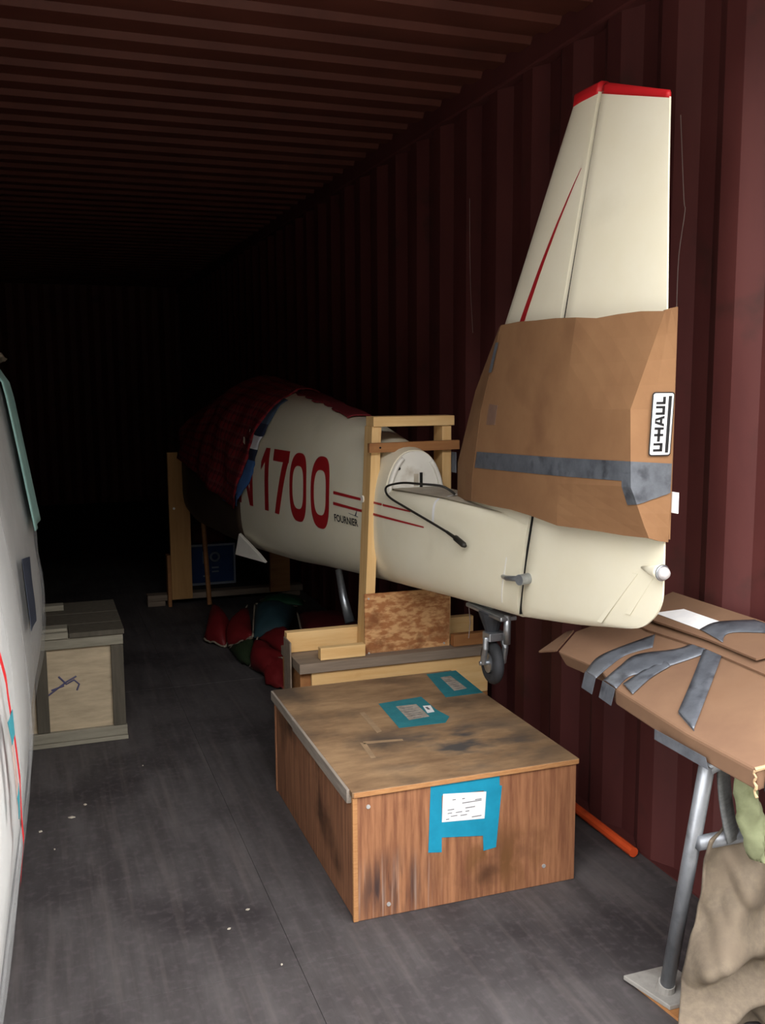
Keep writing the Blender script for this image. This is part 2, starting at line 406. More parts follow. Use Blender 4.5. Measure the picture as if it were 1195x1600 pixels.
body = link('fuselage', bm, CREAM, ac, smooth=True, local=True)
bm = bmesh.new(); loft(bm, [ring(3.022 + (5.25 - 3.022) * i / 24, False) for i in range(25)])
fw = link('forward_fuselage', bm, mat('dark_varnished_ply', '#3a2e26', '#4a3c30', .6, 5, bump=.1), ac, smooth=True, local=True)
fw['label'] = 'dark bare forward fuselage'
body.modifiers.new('es', 'EDGE_SPLIT').split_angle = math.radians(40)

# bulkhead plate facing aft, where the tailplane was taken off
w, zb, zt, zm = sect(1.412)
arch = [V((w * math.copysign(abs(math.cos(t)) ** (2 / 2.4), math.cos(t)) * 0.96, 1.402, max(1.085, zm + (zt - zm) * 0.985 * math.sin(t) ** (2 / 2.4)))) for t in [math.pi * k / 24 for k in range(25)]]
bh = link('tailplane_bulkhead', prism(arch, (0, 0.008, 0)), CREAM_OLD, ac, local=True)
for sgn, a0, a1 in ((-1, 0.62, 0.93), (1, 0.66, 0.95)):
    P = []
    for k in range(9):
        t = math.pi * (a0 + (a1 - a0) * k / 8) if sgn < 0 else math.pi * (1 - (a0 + (a1 - a0) * k / 8))
        P.append(V((w * .9 * math.copysign(abs(math.cos(t)) ** .83, math.cos(t)), 1.398, zm + (zt - zm) * .95 * math.sin(t) ** .83)))
    link('rubber_seal', tube(bmesh.new(), P, 0.009, 8), CREAM_OLD, bh, smooth=True, local=True)
link('bolt_hole', tube(bmesh.new(), [(-0.068, 1.403, 1.158), (-0.068, 1.398, 1.158)], 0.006, 10), GAP, bh, local=True)
link('slot', box((0.018, 1.397, 1.085), (0.028, 1.404, 1.14)), GAP, bh, local=True)
link('slot', box((-0.006, 1.399, 1.09), (0.012, 1.404, 1.135)), DECK, bh, local=True)
link('tailplane_deck', grid(lambda u, v: V(((v * 2 - 1) * (itp(0.62 + u * .78, SY, SW) * .8), 0.62 + u * .78, itp(0.62 + u * .78, SY[:3], SD) + 0.002)), 8, 4), DECK, ac, local=True)
# fin
def finle(z): return min(1.026, 1.12 - (z - 1.06) * 0.647)
def finth(z): return itp(z, [1.0, 1.65, 2.25], [.042, .034, .018])
zs = [1.06 + (2.205 - 1.06) * i / 20 for i in range(21)]
def finrows(z, n=14):
    yh, yl, t = hingey(z) + 0.006, finle(z), finth(z); L_ = []
    for k in range(n + 1):
        u = k / n; L_.append((yh + (yl - yh) * u, t * math.sqrt(max(0, 1 - u ** 2.2))))
    return L_
bm = bmesh.new(); R = []
for z in zs:
    L_ = finrows(z); R.append([V((-x, y, z)) for y, x in L_] + [V((x, y, z)) for y, x in L_[-2::-1]])
loft(bm, R)
fin = link('fin', bm, CREAM, ac, smooth=True, local=True)
fin.modifiers.new('es', 'EDGE_SPLIT').split_angle = math.radians(40)
bm = bmesh.new(); R = []
for z, k in ((2.200, 1.03), (2.214, 1.03), (2.226, 0.85), (2.232, 0.5)):
    L_ = finrows(min(z, 2.205)); R.append([V((-x * k - 0.0006, y, z)) for y, x in L_] + [V((x * k + 0.0006, y, z)) for y, x in L_[-2::-1]])
loft(bm, R); link('fin_tip', bm, REDTIP, ac, smooth=True, local=True)
# red flash on the fin, laid on its skin
def finx(y, z):
    yh, yl = hingey(z) + .006, finle(z); u = min(1, max(0, (y - yh) / (yl - yh)))
    return finth(z) * math.sqrt(max(0, 1 - u ** 2.2))
def flash(u, v):
    z = 2.03 - u * 0.5
    c = itp(z, [1.53, 1.658, 1.793, 1.903, 2.002, 2.03], [.648, .582, .492, .410, .328, .302]); h = 0.0015 + 0.016 * u
    y = c + (v - .5) * 2 * h * 1.1
    return V((-finx(y, z) - 0.0012, y, z))
link('fin_flash', grid(flash, 16, 2), RED, fin, local=True)
# rudder
RR = [(.770, .50, .780), (.775, .318, .805), (.79, .17, .832), (.81, .048, .857), (.84, -.009, .89), (.88, -.044, .937), (.95, -.05, 1.0), (1.2, -.046, 1.2), (1.65, -.031, 1.63), (2.0, -.02, 1.94), (2.200, -.016, 2.128)]
rth = [.010, .024, .033, .038, .041, .043, .045, .042, .034, .025, .018]
def rud(zh, ye, ze, t, n=16, k=1.0):
    yh = hingey(zh) - 0.006; L_ = []
    for i in range(n + 1):
        u = i / n
        x = t * (1 - u) ** 0.85 * (0.7 if i == 0 else 1) + 0.0025
        L_.append((V((-x * k, yh + (ye - yh) * u, zh + (ze - zh) * u)), V((x * k, yh + (ye - yh) * u, zh + (ze - zh) * u))))
    return [a for a, b in L_] + [b for a, b in L_[::-1]]
bm = bmesh.new(); fine = []
S3 = spline([r_ for r_ in RR], 5)
for i, p in enumerate(S3[:-1]):
    k = i / 5; a = int(k)
    fine.append((p.x, p.y, p.z, rth[a] + (rth[a + 1] - rth[a]) * (k - a)))
fine.append((*RR[-1], rth[-1]))
loft(bm, [rud(*r) for r in fine])
rd = link('rudder', bm, CREAM, ac, smooth=True, local=True)
rd.modifiers.new('es', 'EDGE_SPLIT').split_angle = math.radians(50)
bm = bmesh.new(); loft(bm, [rud(2.197, -.016, 2.125, .0185, k=1.05), rud(2.216, -.016, 2.137, .0185, k=1.05), rud(2.224, -.014, 2.143, .016, k=.6)])
link('rudder_tip', bm, REDTIP, ac, smooth=True, local=True)
def rudx(y, z):
    yh = hingey(z) - .006; u = min(1, max(0, (yh - y) / (yh + .047)))
    return itp(z, [.77, .80, .85, 1.0, 1.2, 1.65, 2.2], [.02, .03, .04, .045, .042, .034, .018]) * (1 - u) ** .85 + .0025
for y0, z0, y1, z1 in ((.17, .845, .035, 1.0), (.06, .89, -.02, 1.0)):
    link('rudder_tape', grid(lambda u, v: (lambda y, z: V((-rudx(y, z) - .0014, y, z)))(y0 + (y1 - y0) * u + v * .018, z0 + (z1 - z0) * u), 10, 2), CREAM, rd, local=True, solid=0.001)
# dark hinge gap and hinge bolt
link('hinge_gap', grid(lambda u, v: V(((v * 2 - 1) * itp(.78 + u * 1.4, [.78, 1.0, 1.65, 2.2], [.03, .038, .026, .012]), hingey(.78 + u * 1.4), .78 + u * 1.4)), 20, 1), GAP, ac, local=True, solid=0.004)
hb = link('hinge_bolt', tube(bmesh.new(), [(-.05, .645, .885), (-.062, .60, .889), (-.066, .50, .905)], [.006, .008, .009], 10), STEEL, ac, smooth=True, local=True)
bm = bmesh.new(); tube(bm, [(-.045, .502, .905), (-.083, .492, .905)], 0.016, 14)
link('bolt_head', bm, STEEL, hb, smooth=False, local=True)
link('seam_strip', grid(lambda u, v: (lambda z: (lambda y: V((-halfw(max(y, .6), z) - .003, y, z)))(hingey(z) + .082 + v * .006))(.80 + u * .265), 12, 1), CREAM_OLD, ac, local=True, solid=.002)
# tail navigation light
nl = link('tail_light', tube(bmesh.new(), [(-.012, .02, 1.02), (-.016, -.02, 1.021), (-.018, -.05, 1.022), (-.018, -.062, 1.022)], [.003, .011, .017, .019], 16), CREAM, ac, smooth=True, local=True)
link('chrome_ring', torus(.0165, .004, (-.018, -.066, 1.022), (0, 1, 0), 20, 8), STEEL, nl, smooth=True, local=True)
link('lens', tube(bmesh.new(), [(-.018, -.064, 1.022), (-.018, -.076, 1.022), (-.018, -.084, 1.022), (-.018, -.087, 1.022)], [.0165, .0155, .010, .003], 16), LENS, nl, smooth=True, local=True)
link('bulb', tube(bmesh.new(), [(-.018, -.065, 1.022), (-.018, -.078, 1.022)], [.010, .008], 12), PAPER, nl, smooth=True, local=True)
# registration and stripes, laid on the fuselage side
def skin(y, z, off=0.0016): return V((-halfw(y, z) - off, y, z))
def quad(bm, a, b, c, d, n=6, off=0.0016):
    def f(u, v):
        y = (a[0] * (1 - u) + b[0] * u) * (1 - v) + (d[0] * (1 - u) + c[0] * u) * v
        z = (a[1] * (1 - u) + b[1] * u) * (1 - v) + (d[1] * (1 - u) + c[1] * u) * v
        return skin(y, z, off)
    grid(f, n, n, bm)
Z0, Z1 = 0.862, 1.167
bm = bmesh.new()
quad(bm, (3.035, Z0), (2.99, Z0), (2.99, Z1), (3.035, Z1)); quad(bm, (2.862, Z0), (2.818, Z0), (2.818, Z1), (2.862, Z1))
quad(bm, (2.99, Z1), (3.03, Z1), (2.865, Z0), (2.825, Z0))
link('registration_letter', bm, RED, body, local=True)
bm = bmesh.new()
quad(bm, (2.652, Z0), (2.602, Z0), (2.595, Z1), (2.648, Z1)); quad(bm, (2.70, 1.055), (2.648, 1.10), (2.648, Z1), (2.70, 1.095))
link('registration_digit', bm, RED, body, local=True)
bm = bmesh.new()
quad(bm, (2.545, 1.112), (2.352, 1.112), (2.352, Z1), (2.545, Z1)); quad(bm, (2.522, Z0), (2.467, Z0), (2.356, 1.12), (2.418, 1.12))
link('registration_digit', bm, RED, body, local=True)
def zero(yc):
    def f(u, v):
        t = 2 * math.pi * u; c, s = math.cos(t), math.sin(t); e = 2 / 2.8
        ho, vo, hi_, vi = .096, .155, .062, .097
        h_, v_ = ho + (hi_ - ho) * v, vo + (vi - vo) * v
        return skin(yc + h_ * math.copysign(abs(c) ** e, c), (Z0 + Z1) / 2 - .003 + v_ * math.copysign(abs(s) ** e, s))
    return grid(f, 48, 2, close_u=True)
link('registration_digit', zero(2.236), RED, body, local=True)
link('registration_digit', zero(1.996), RED, body, local=True)
for z, ye, in ((1.026, 1.205), (.981, 1.112)):
    def st(u, v, z=z, ye=ye): return skin(1.858 + (ye - 1.858) * u, z - .004 * u + (v - .5) * (.0125 - .007 * u))
    link('side_stripe', grid(st, 30, 2), RED, body, local=True)
# lettering
def text_mesh(body_, y_left, y_right, z_lo, z_hi):
    cu = bpy.data.curves.new('t', 'FONT'); cu.body = body_; cu.offset = 0.02; cu.resolution_u = 3
    ob = bpy.data.objects.new('t', cu); col.objects.link(ob)
    dg = bpy.context.evaluated_depsgraph_get(); me = bpy.data.meshes.new_from_object(ob.evaluated_get(dg))
    col.objects.unlink(ob); bpy.data.objects.remove(ob); bpy.data.curves.remove(cu)
    bm = bmesh.new(); bm.from_mesh(me); bpy.data.meshes.remove(me)
    xs = [v.co.x for v in bm.verts]; ys = [v.co.y for v in bm.verts]
    for v in bm.verts:
        u = (v.co.x - min(xs)) / (max(xs) - min(xs)); w_ = (v.co.y - min(ys)) / (max(ys) - min(ys))
        v.co = V((u, w_, 0))
    return bm
bm = text_mesh('FOURNIER', 0, 0, 0, 0)
for v in bm.verts: v.co = skin(1.845 + (1.62 - 1.845) * v.co.x + .006 * v.co.y, .908 + .030 * v.co.y + .004 * v.co.x, .0018)
link('maker_lettering', bm, BLACK, body, local=True)
bm = bmesh.new()
quad(bm, (1.71, .956), (1.622, .950), (1.622, .953), (1.71, .958), 3); quad(bm, (1.655, .952), (1.640, .952), (1.630, .976), (1.634, .976), 3)
link('glider_emblem', bm, INK, body, local=True)
# little clear tape over the skin, white fastening
link('clear_tape', grid(lambda u, v: skin(1.058 - v * .014, 1.095 - u * .09, .002), 8, 1), PAPER, body, local=True)
link('white_fastener', tube(bmesh.new(), [skin(1.565, 1.03, -.004), skin(1.565, 1.03, .014)], .014, 12), CREAM_OLD, body, local=True)
# control cable hanging out of the tail
cp = [(-0.02, 1.03, 1.098), (-0.06, 1.05, 1.125), (-0.11, 1.127, 1.128), (-0.125, 1.238, 1.122), (-0.137, 1.342, 1.102), (-0.139, 1.361, 1.081), (-0.136, 1.323, 1.059), (-0.124, 1.193, 1.034), (-0.108, 1.021, 1.003), (-0.10, 0.93, 0.986)]
cbl = link('control_cable', tube(bmesh.new(), spline(cp, 8), 0.0042, 8), CABLE, ac, smooth=True, local=True)
link('cable_end', tube(bmesh.new(), [(-0.10, .935, .987), (-.098, .88, .976), (-.098, .872, .975), (-.095, .82, .960), (-.094, .81, .957)], [.005, .006, .010, .010, .006], 8), CABLE, cbl, smooth=True, local=True)
# wing root fairing under the left side
link('wing_root_fairing', prism([(-.29, 2.99, .70), (-.31, 3.0, .588), (-.24, 2.66, .595), (-.25, 2.75, .625)], (0.02, 0.03, 0)), CREAM_OLD, ac, local=True, bevel=.004)
# tail wheel
tw = link('tail_wheel_spring', box((-.03, .69, .728), (.03, .93, .742)), STEEL, ac, local=True, bevel=.004)
link('rubber_boot', tube(bmesh.new(), [(0, .80, .735), (0, .80, .725), (0, .80, .67)], [.045, .042, .022], 16), RUBBER, tw, smooth=False, local=True)
bm = bmesh.new()
bx(bm, (-.03, .76, .645), (.032, .81, .672)); tube(bm, [(.03, .785, .655), (.034, .77, .62), (.032, .785, .565)], [.012, .011, .013], 10); tube(bm, [(-.03, .785, .655), (-.034, .78, .62), (-.032, .80, .565)], [.010, .010, .011], 10)
tube(bm, [(-.045, .80, .567), (.048, .79, .567)], .008, 10)
link('wheel_fork', bm, STEEL, tw, local=True, bevel=.003)
link('damper_rod', tube(bmesh.new(), [(.0, .70, .745), (.005, .71, .65)], .012, 12), STEEL, tw, smooth=True, local=True)
link('lock_arm', tube(bmesh.new(), [(-.0, .80, .742), (0, .955, .735), (0, .965, .72)], .005, 8), STEEL, tw, local=True)
link('wire', tube(bmesh.new(), [(0, .963, .72), (.01, .97, .66), (.012, .985, .60)], .0016, 6), STRING, tw, local=True)
wax = V((1, -.12, 0))
link('tyre', torus(.052, .021, (0, .795, .567), wax), RUBBER, tw, smooth=True, local=True)
c0 = V((0, .795, .567)); link('hub', tube(bmesh.new(), [c0 - wax * .018, c0 + wax * .018], .034, 20), STEEL, tw, local=True)
# undercarriage strut under the belly
link('undercarriage_strut', tube(bmesh.new(), [(-.10, 1.99, .67), (-.10, 1.93, .56), (-.09, 1.88, .46)], [.014, .018, .022], 12), STEEL, ac, smooth=True, local=True)

# ================================================================== CARDBOARD SLEEVE ROUND THE TAIL
cs = thing('cardboard_sleeve', 'brown cardboard sleeve taped around the lower fin and rudder of the aircraft', 'cardboard', (1.41, 2.0, 1.09), 0.053)
off = Matrix.Translation((0, 0, -1.09))
CR = [((-.05, .67, 1.647), (-.085, .222, 1.643), (-.045, -.078, 1.637), (.004, -.063, 1.652)),
      ((-.05, .791, 1.392), (-.085, .273, 1.405), (-.100, -.034, 1.413), (.004, -.062, 1.412)),
      ((-.055, .838, 1.176), (-.085, .297, 1.207), (-.100, -.043, 1.232), (.004, -.060, 1.229)),
      ((-.055, .842, 1.097), (-.085, .293, 1.098), (-.060, -.066, 1.104), (.004, -.057, 1.098))]
def srow(k, v):
    """point on column k (0..3, fractional) at row v (0..3, fractional)"""
    i, j = min(int(k), 2), min(int(v), 2); a, b = k - i, v - j
    p = lambda r, c: V(CR[r][c])
    return (p(j, i) * (1 - a) + p(j, i + 1) * a) * (1 - b) + (p(j + 1, i) * (1 - a) + p(j + 1, i + 1) * a) * b
def slv(name, bm, m_, parent=cs, **k):
    bm.transform(off); return link(name, bm, m_, parent, local=True, **k)
bm = bmesh.new()
ks = [0, .25, .5, .75, 1, 1.25, 1.5, 1.75, 1.97, 2.0, 2.03, 2.5, 3.0]
rows = [[bm.verts.new(srow(k, j / 4) + V((0, 0, .004 * wob(k * 3, j * .6) if j in (0, 12) else 0))) for j in range(13)] for k in ks]
for a, b in zip(rows, rows[1:]):
    for j in range(12): bm.faces.new((a[j], b[j], b[j + 1], a[j + 1]))
slv('side_panel', bm, CARD, solid=.005)
wrap = [(.0, .772, 1.646), (.0, .925, 1.45), (.0, 1.052, 1.202), (.0, 1.052, 1.075)]
bm = bmesh.new(); A_ = [bm.verts.new(V(CR[r][0]) + V((0, .002, 0))) for r in range(4)]; B_ = [bm.verts.new(V(p)) for p in wrap]
for i in range(3): bm.faces.new((A_[i], B_[i], B_[i + 1], A_[i + 1]))
slv('front_flap', bm, CARD, solid=.004)
bm = bmesh.new(); A_ = [bm.verts.new(V(p) + V((.004, 0, 0))) for p in wrap]; M_ = [bm.verts.new((.085, .22, z)) for z in (1.64, 1.40, 1.2, 1.10)]; B_ = [bm.verts.new((.010, -.056, z)) for z in (1.645, 1.41, 1.23, 1.10)]
for P_, Q_ in ((A_, M_), (M_, B_)):
    for i in range(3): bm.faces.new((P_[i], Q_[i], Q_[i + 1], P_[i + 1]))
slv('back_panel', bm, CARD, solid=.004)
def sdec(name, k0, k1, va, vb, m_, o=.0016, n=14, parent=cs, edge=0.0):
    """strip on the sleeve from column k0 to k1; va, vb rows (start,end) of its two edges"""
    def f(u, v):
        k = k0 + (k1 - k0) * u; r = (va[0] + (va[1] - va[0]) * u) * (1 - v) + (vb[0] + (vb[1] - vb[0]) * u) * v
        return srow(k, r) + V((-o, -o * (.9 if k > 2 else .1), 0)) + V((0, 0, edge * random.uniform(-1, 1)))
    return slv(name, grid(f, n, 3), m_, parent, solid=.0008)
sdec('duct_tape', 0.02, 3.0, (1.62, 1.70), (1.86, 1.97), DUCT, n=24)
sdec('duct_tape', 1.90, 3.0, (1.83, 1.95), (2.36, 2.12), DUCT, o=.003, n=10, edge=.001)
sdec('dark_stain', .10, .22, (.93, .95), (1.22, 1.22), mat('grey_smudge', '#6d5348', '#7c604f', .8, 14), o=.001, n=4)
sdec('tape_end', .0, .04, (.2, .2), (.55, .55), DUCT, o=.006, n=2)
bm = bmesh.new(); bx(bm, (.012, -.075, 1.165), (.016, -.045, 1.215)); slv('tape_end', bm, PAPER)
bm = bmesh.new(); bx(bm, (-.012, 1.045, 1.17), (-.008, 1.075, 1.24)); slv('tape_patch', bm, DUCT)
# printed logo: lies on the lit flap, reads upwards
def flap(a, b, o):
    """a 0..1 along the word (upwards), b 0..1 across from the letter tops to the bar; on the flap"""
    def at(c, z):
        zz = [CR[k][c][2] for k in range(4)]
        for k in range(3):
            if zz[k] >= z >= zz[k + 1]:
                t = (zz[k] - z) / (zz[k] - zz[k + 1]); return V(CR[k][c]) * (1 - t) + V(CR[k + 1][c]) * t
    def pt(z, s): return at(2, z) * (1 - s) + at(3, z) * s
    def co(a_, b_): return pt(1.303 + .150 * a_, .40 + .53 * b_)
    p00, p10, p01 = co(0, 0), co(1, 0), co(0, 1)
    nn = (p01 - p00).cross(p10 - p00).normalized()
    if nn.x > 0: nn = -nn
    return p00 + (p10 - p00) * a + (p01 - p00) * b + nn * (o + .0025)
def fpoly(bm, a0, a1, b0, b1, o, skew=None):
    pts = skew or [(a0, b0), (a1, b0), (a1, b1), (a0, b1)]
    bm.faces.new([bm.verts.new(flap(a, b, o)) for a, b in pts])
def fround(bm, a0, a1, b0, b1, r, o):
    P = []
    for ca, cb, t0 in ((a1 - r / 2.8, b1 - r, 0), (a0 + r / 2.8, b1 - r, 1), (a0 + r / 2.8, b0 + r, 2), (a1 - r / 2.8, b0 + r, 3)):
        for k in range(5):
            t = math.pi / 2 * (t0 + k / 4); P.append((ca + r / 2.8 * math.cos(t), cb + r * math.sin(t)))
    bm.faces.new([bm.verts.new(flap(a, b, o)) for a, b in P])
bm = bmesh.new(); fround(bm, 0, 1, 0, 1, .12, .002); lg = slv('printed_logo', bm, BLACK)
bm = bmesh.new(); fround(bm, .02, .98, .05, .95, .09, .0028); slv('logo_field', bm, PAPER, parent=lg)
bm = bmesh.new(); fpoly(bm, .05, .94, .72, .87, .0036); slv('logo_bar', bm, BLACK, parent=lg)
bm = bmesh.new(); t_, b_ = .18, .60; o_ = .0036; th = .040; tb = .13
def U_(a0, a1):
    fpoly(bm, a0, a0 + th, t_, b_, o_); fpoly(bm, a1 - th, a1, t_, b_, o_); fpoly(bm, a0, a1, b_ - tb, b_, o_)
U_(.07, .205); fpoly(bm, .225, .345, .33, .46, o_)
fpoly(bm, .310, .350, t_, b_, o_); fpoly(bm, .412, .452, t_, b_, o_); fpoly(bm, .34, .43, .33, .46, o_)
fpoly(bm, 0, 0, 0, 0, o_, [(.462, b_), (.505, b_), (.552, t_), (.512, t_)]); fpoly(bm, 0, 0, 0, 0, o_, [(.590, b_), (.633, b_), (.585, t_), (.545, t_)]); fpoly(bm, .51, .585, .40, .51, o_)
U_(.645, .785); fpoly(bm, .81, .85, t_, b_, o_); fpoly(bm, .81, .93, b_ - tb, b_, o_)
slv('logo_lettering', bm, BLACK, parent=lg, recalc=False)

# ================================================================== PLYWOOD BOX IN FRONT
B = thing('plywood_box', 'large low plywood box with thin lid and blue tape labels, standing on the floor', 'box', (0.757, 2.39, 0))
X0, X1, Y0, Y1, H = 0.757, 1.449, 2.392, 3.328, 0.378
ctr = V((X0, Y0, 0))
def bpart(n, a, b, m_, parent=B, **k): return link(n, box(a, b), m_, parent, bevel=.0015, **k)
bpart('front_panel', (X0, Y0, 0), (X1, Y0 + .014, H - .016), PLYF)
bpart('back_panel', (X0, Y1 - .014, 0), (X1, Y1, H - .016), PLYV)
bpart('left_panel', (X0 + .004, Y0 + .014, 0), (X0 + .018, Y1 - .014, H - .016), PLYV)
bpart('right_panel', (X1 - .018, Y0 + .014, 0), (X1 - .004, Y1 - .014, H - .016), PLYV)
bpart('bottom_panel', (X0 + .018, Y0 + .014, .004), (X1 - .018, Y1 - .014, .016), PLYV)
bpart('corner_edge', (X0 - .002, Y0 - .002, 0), (X0 + .012, Y0 + .010, H - .017), PLYEDGE)
bpart('lid', (X0 - .004, Y0 - .006, H - .015), (X1 + .006, Y1 + .004, H), PLYTOP)
bpart('lid_edge', (X0, Y0 - .008, H - .0155), (X1 + .004, Y0 - .004, H - .0015), PLYEDGE)
tr = bpart('side_strip', (X0 - .012, Y0 + .02, H - .04), (X0 + .004, Y0 + .62, H - .001), TRIM)
bpart('side_strip', (X0 - .011, Y0 + .625, H - .034), (X0 + .004, Y1, H - .001), TRIM)
for x, z in ((.858, .035), (1.345, .06), (.80, .33)):
    link('nail', tube(bmesh.new(), [(x, Y0 + .002, z), (x, Y0 - .003, z)], .006, 10), NAIL, B)
def yplane(pts, y, th, n, m_, parent=B): return link(n, prism([(a, y, b) for a, b in pts], (0, -th, 0)), m_, parent)
fy = Y0 - .0008
LT = [yplane([(.984, .365), (1.000, .372), (1.018, .37), (1.018, .160), (.977, .166)], fy, .0006, 'blue_tape', BLUETAPE),
      yplane([(1.018, .371), (1.197, .363), (1.198, .322), (1.018, .328)], fy - .0002, .0006, 'blue_tape', BLUETAPE),
      yplane([(1.148, .345), (1.205, .330), (1.188, .146), (1.148, .142), (1.146, .19)], fy - .0004, .0006, 'blue_tape', BLUETAPE),
      yplane([(1.010, .256), (1.150, .246), (1.146, .188), (1.012, .205)], fy - .0003, .0006, 'blue_tape', BLUETAPE)]
pap = yplane([(1.021, .333), (1.155, .320), (1.150, .240), (1.018, .250)], fy - .0012, .0005, 'paper_label', PAPER)
bm = bmesh.new()
for x, z, w_ in ((1.08, .296, .06), (1.12, .3, .02), (1.035, .282, .02), (1.09, .28, .03), (1.035, .272, .014), (1.06, .271, .02), (1.09, .27, .012), (1.045, .262, .02), (1.075, .26, .02), (1.11, .25, .03), (1.03, .255, .01), (1.05, .31, .01), (1.08, .309, .008)):
    bx(bm, (x, fy - .0021, z), (x + w_, fy - .0018, z + .0022))
link('label_print', bm, INK, pap)
def top(pts, z, th, n, m_, parent=B): return link(n, prism([(a, b, z) for a, b in pts], (0, 0, th)), m_, parent)
top([(1.062, 3.054), (1.228, 3.073), (1.226, 2.93), (1.240, 2.85), (1.205, 2.801), (1.046, 2.808)], H + .0003, .0006, 'blue_tape', BLUETAPE2)
p2 = top([(1.108, 3.005), (1.182, 3.003), (1.178, 2.873), (1.102, 2.863)], H + .0012, .0004, 'paper_label', PAPEROLD)
p3 = top([(1.196, 2.978), (1.223, 2.974), (1.211, 2.909), (1.184, 2.906)], H + .0012, .0005, 'paper_label', PAPER)
link('label_print', box((1.198, 2.935, H + .0018), (1.207, 2.962, H + .0021)), INK, p3)
bm = bmesh.new()
for i in range(6): bx(bm, (1.112 + random.uniform(0, .01), 2.878 + i * .02, H + .0017), (1.17 - random.uniform(0, .02), 2.881 + i * .02, H + .002))
link('label_print', bm, INK, p2)
top([(1.345, 3.312), (1.469, 3.318), (1.452, 3.038), (1.307, 3.037)], H + .0003, .0006, 'blue_tape', BLUETAPE2)
p4 = top([(1.378, 3.255), (1.422, 3.259), (1.418, 3.101), (1.364, 3.091)], H + .0012, .0004, 'paper_label', PAPEROLD)
bm = bmesh.new()
for i in range(6): bx(bm, (1.377, 3.11 + i * .022, H + .0017), (1.41 - random.uniform(0, .01), 3.113 + i * .022, H + .002))
link('label_print', bm, INK, p4)
OLDG = mat('old_glue_mark', '#8f775c', '#a08669', .8, 20)
top([(.965, 2.79), (.985, 2.80), (.99, 2.99), (.972, 2.99)], H + .0002, .0003, 'glue_mark', OLDG)
top([(.88, 2.60), (.895, 2.60), (.905, 2.72), (.888, 2.73)], H + .0002, .0003, 'glue_mark', OLDG)
top([(.895, 2.715), (1.02, 2.70), (1.022, 2.715), (.9, 2.735)], H + .0002, .0003, 'glue_mark', OLDG)

# ================================================================== TAIL CRADLE (timber frame behind the box)
T = thing('tail_cradle', 'pale timber cradle frame with strand board panel, holding up the tail behind the plywood box', 'cradle', (1.25, 3.5, 0))
def tp(n, a, b, m_, rot=None, piv=None, parent=T): return link(n, box(a, b, rot, piv), m_, parent, bevel=.002)
rl = Matrix.Rotation(math.radians(2.7), 3, 'Y')
tp('post', (1.192, 3.48, .40), (1.230, 3.568, 1.312), PINE_Z, rl, (1.21, 3.5, 1.312))
tp('post', (1.480, 3.48, .40), (1.518, 3.568, 1.310), PINE_Z)
tp('top_rail', (1.195, 3.472, 1.312), (1.528, 3.562, 1.350), PINE_X)
r2 = Matrix.Rotation(math.radians(-.6), 3, 'Y')
tp('cross_bar', (1.172, 3.455, 1.217), (1.543, 3.478, 1.253), PINE_D, r2, (1.35, 3.46, 1.235))
link('screw', tube(bmesh.new(), [(1.215, 3.457, 1.234), (1.215, 3.453, 1.234)], .004, 8), GAP, T)
tp('strand_board', (1.150, 3.460, .425), (1.505, 3.472, .672), OSB)
for x, z in ((1.165, .655), (1.165, .44), (1.48, .45)):
    link('screw', tube(bmesh.new(), [(x, 3.461, z), (x, 3.456, z)], .004, 8), NAIL, T)
tp('front_skid', (.962, 3.425, .440), (1.140, 3.460, .487), PINE_X)
tp('front_skid', (1.508, 3.425, .440), (1.66, 3.460, .487), PINE_D)
tp('rear_skid', (.868, 3.570, .440), (1.66, 3.610, .520), PINE_X)
tp('grey_plank', (.875, 3.405, .400), (1.655, 3.70, .438), GREYWOOD)
tp('base_board', (.925, 3.420, .245), (1.655, 3.455, .399), PINE_X)
tp('base_board', (.925, 3.420, .0), (1.655, 3.455, .243), PINE_D)
tp('base_board', (.88, 3.66, .0), (1.655, 3.695, .399), PINE_D)
tp('base_block', (.885, 3.440, .0), (.925, 3.66, .399), PINE_D)
tp('base_block', (1.615, 3.457, .0), (1.653, 3.658, .399), PINE_D)
tp('end_strip', (.862, 3.50, .0), (.868, 3.60, .50), GREYWOOD)

# ================================================================== NOSE CRADLE
Nn = thing('nose_cradle', 'wide timber post and foot beam under the blanket at the dark end', 'cradle', (0.9, 6.45, 0))
def np_(n, a, b, m_, parent=Nn): return link(n, box(a, b), m_, parent, bevel=.003)
ps = np_('post', (.790, 6.45, .045), (.928, 6.488, 1.03), PINE_SHADED)
link('screw', tube(bmesh.new(), [(.822, 6.452, .66), (.822, 6.445, .66)], .008, 10), NAIL, ps)
np_('post', (1.46, 6.45, .045), (1.60, 6.488, .95), PINE_D)
np_('foot_beam', (.635, 6.49, .035), (1.70, 6.58, .075), GREYWOOD)
np_('foot_block', (.635, 6.49, 0), (.75, 6.60, .034), GREYWOOD)
np_('foot_block', (1.55, 6.49, 0), (1.68, 6.60, .034), GREYWOOD)
np_('side_board', (.765, 6.44, 0), (.788, 6.52, .35), PINE_D)
np_('cross_beam', (.94, 6.49, .62), (1.45, 6.53, .72), PINE_D)
link('leaning_stick', tube(bmesh.new(), [(1.035, 6.43, .0), (1.012, 6.47, .62)], .016, 6), PINE_D, Nn)

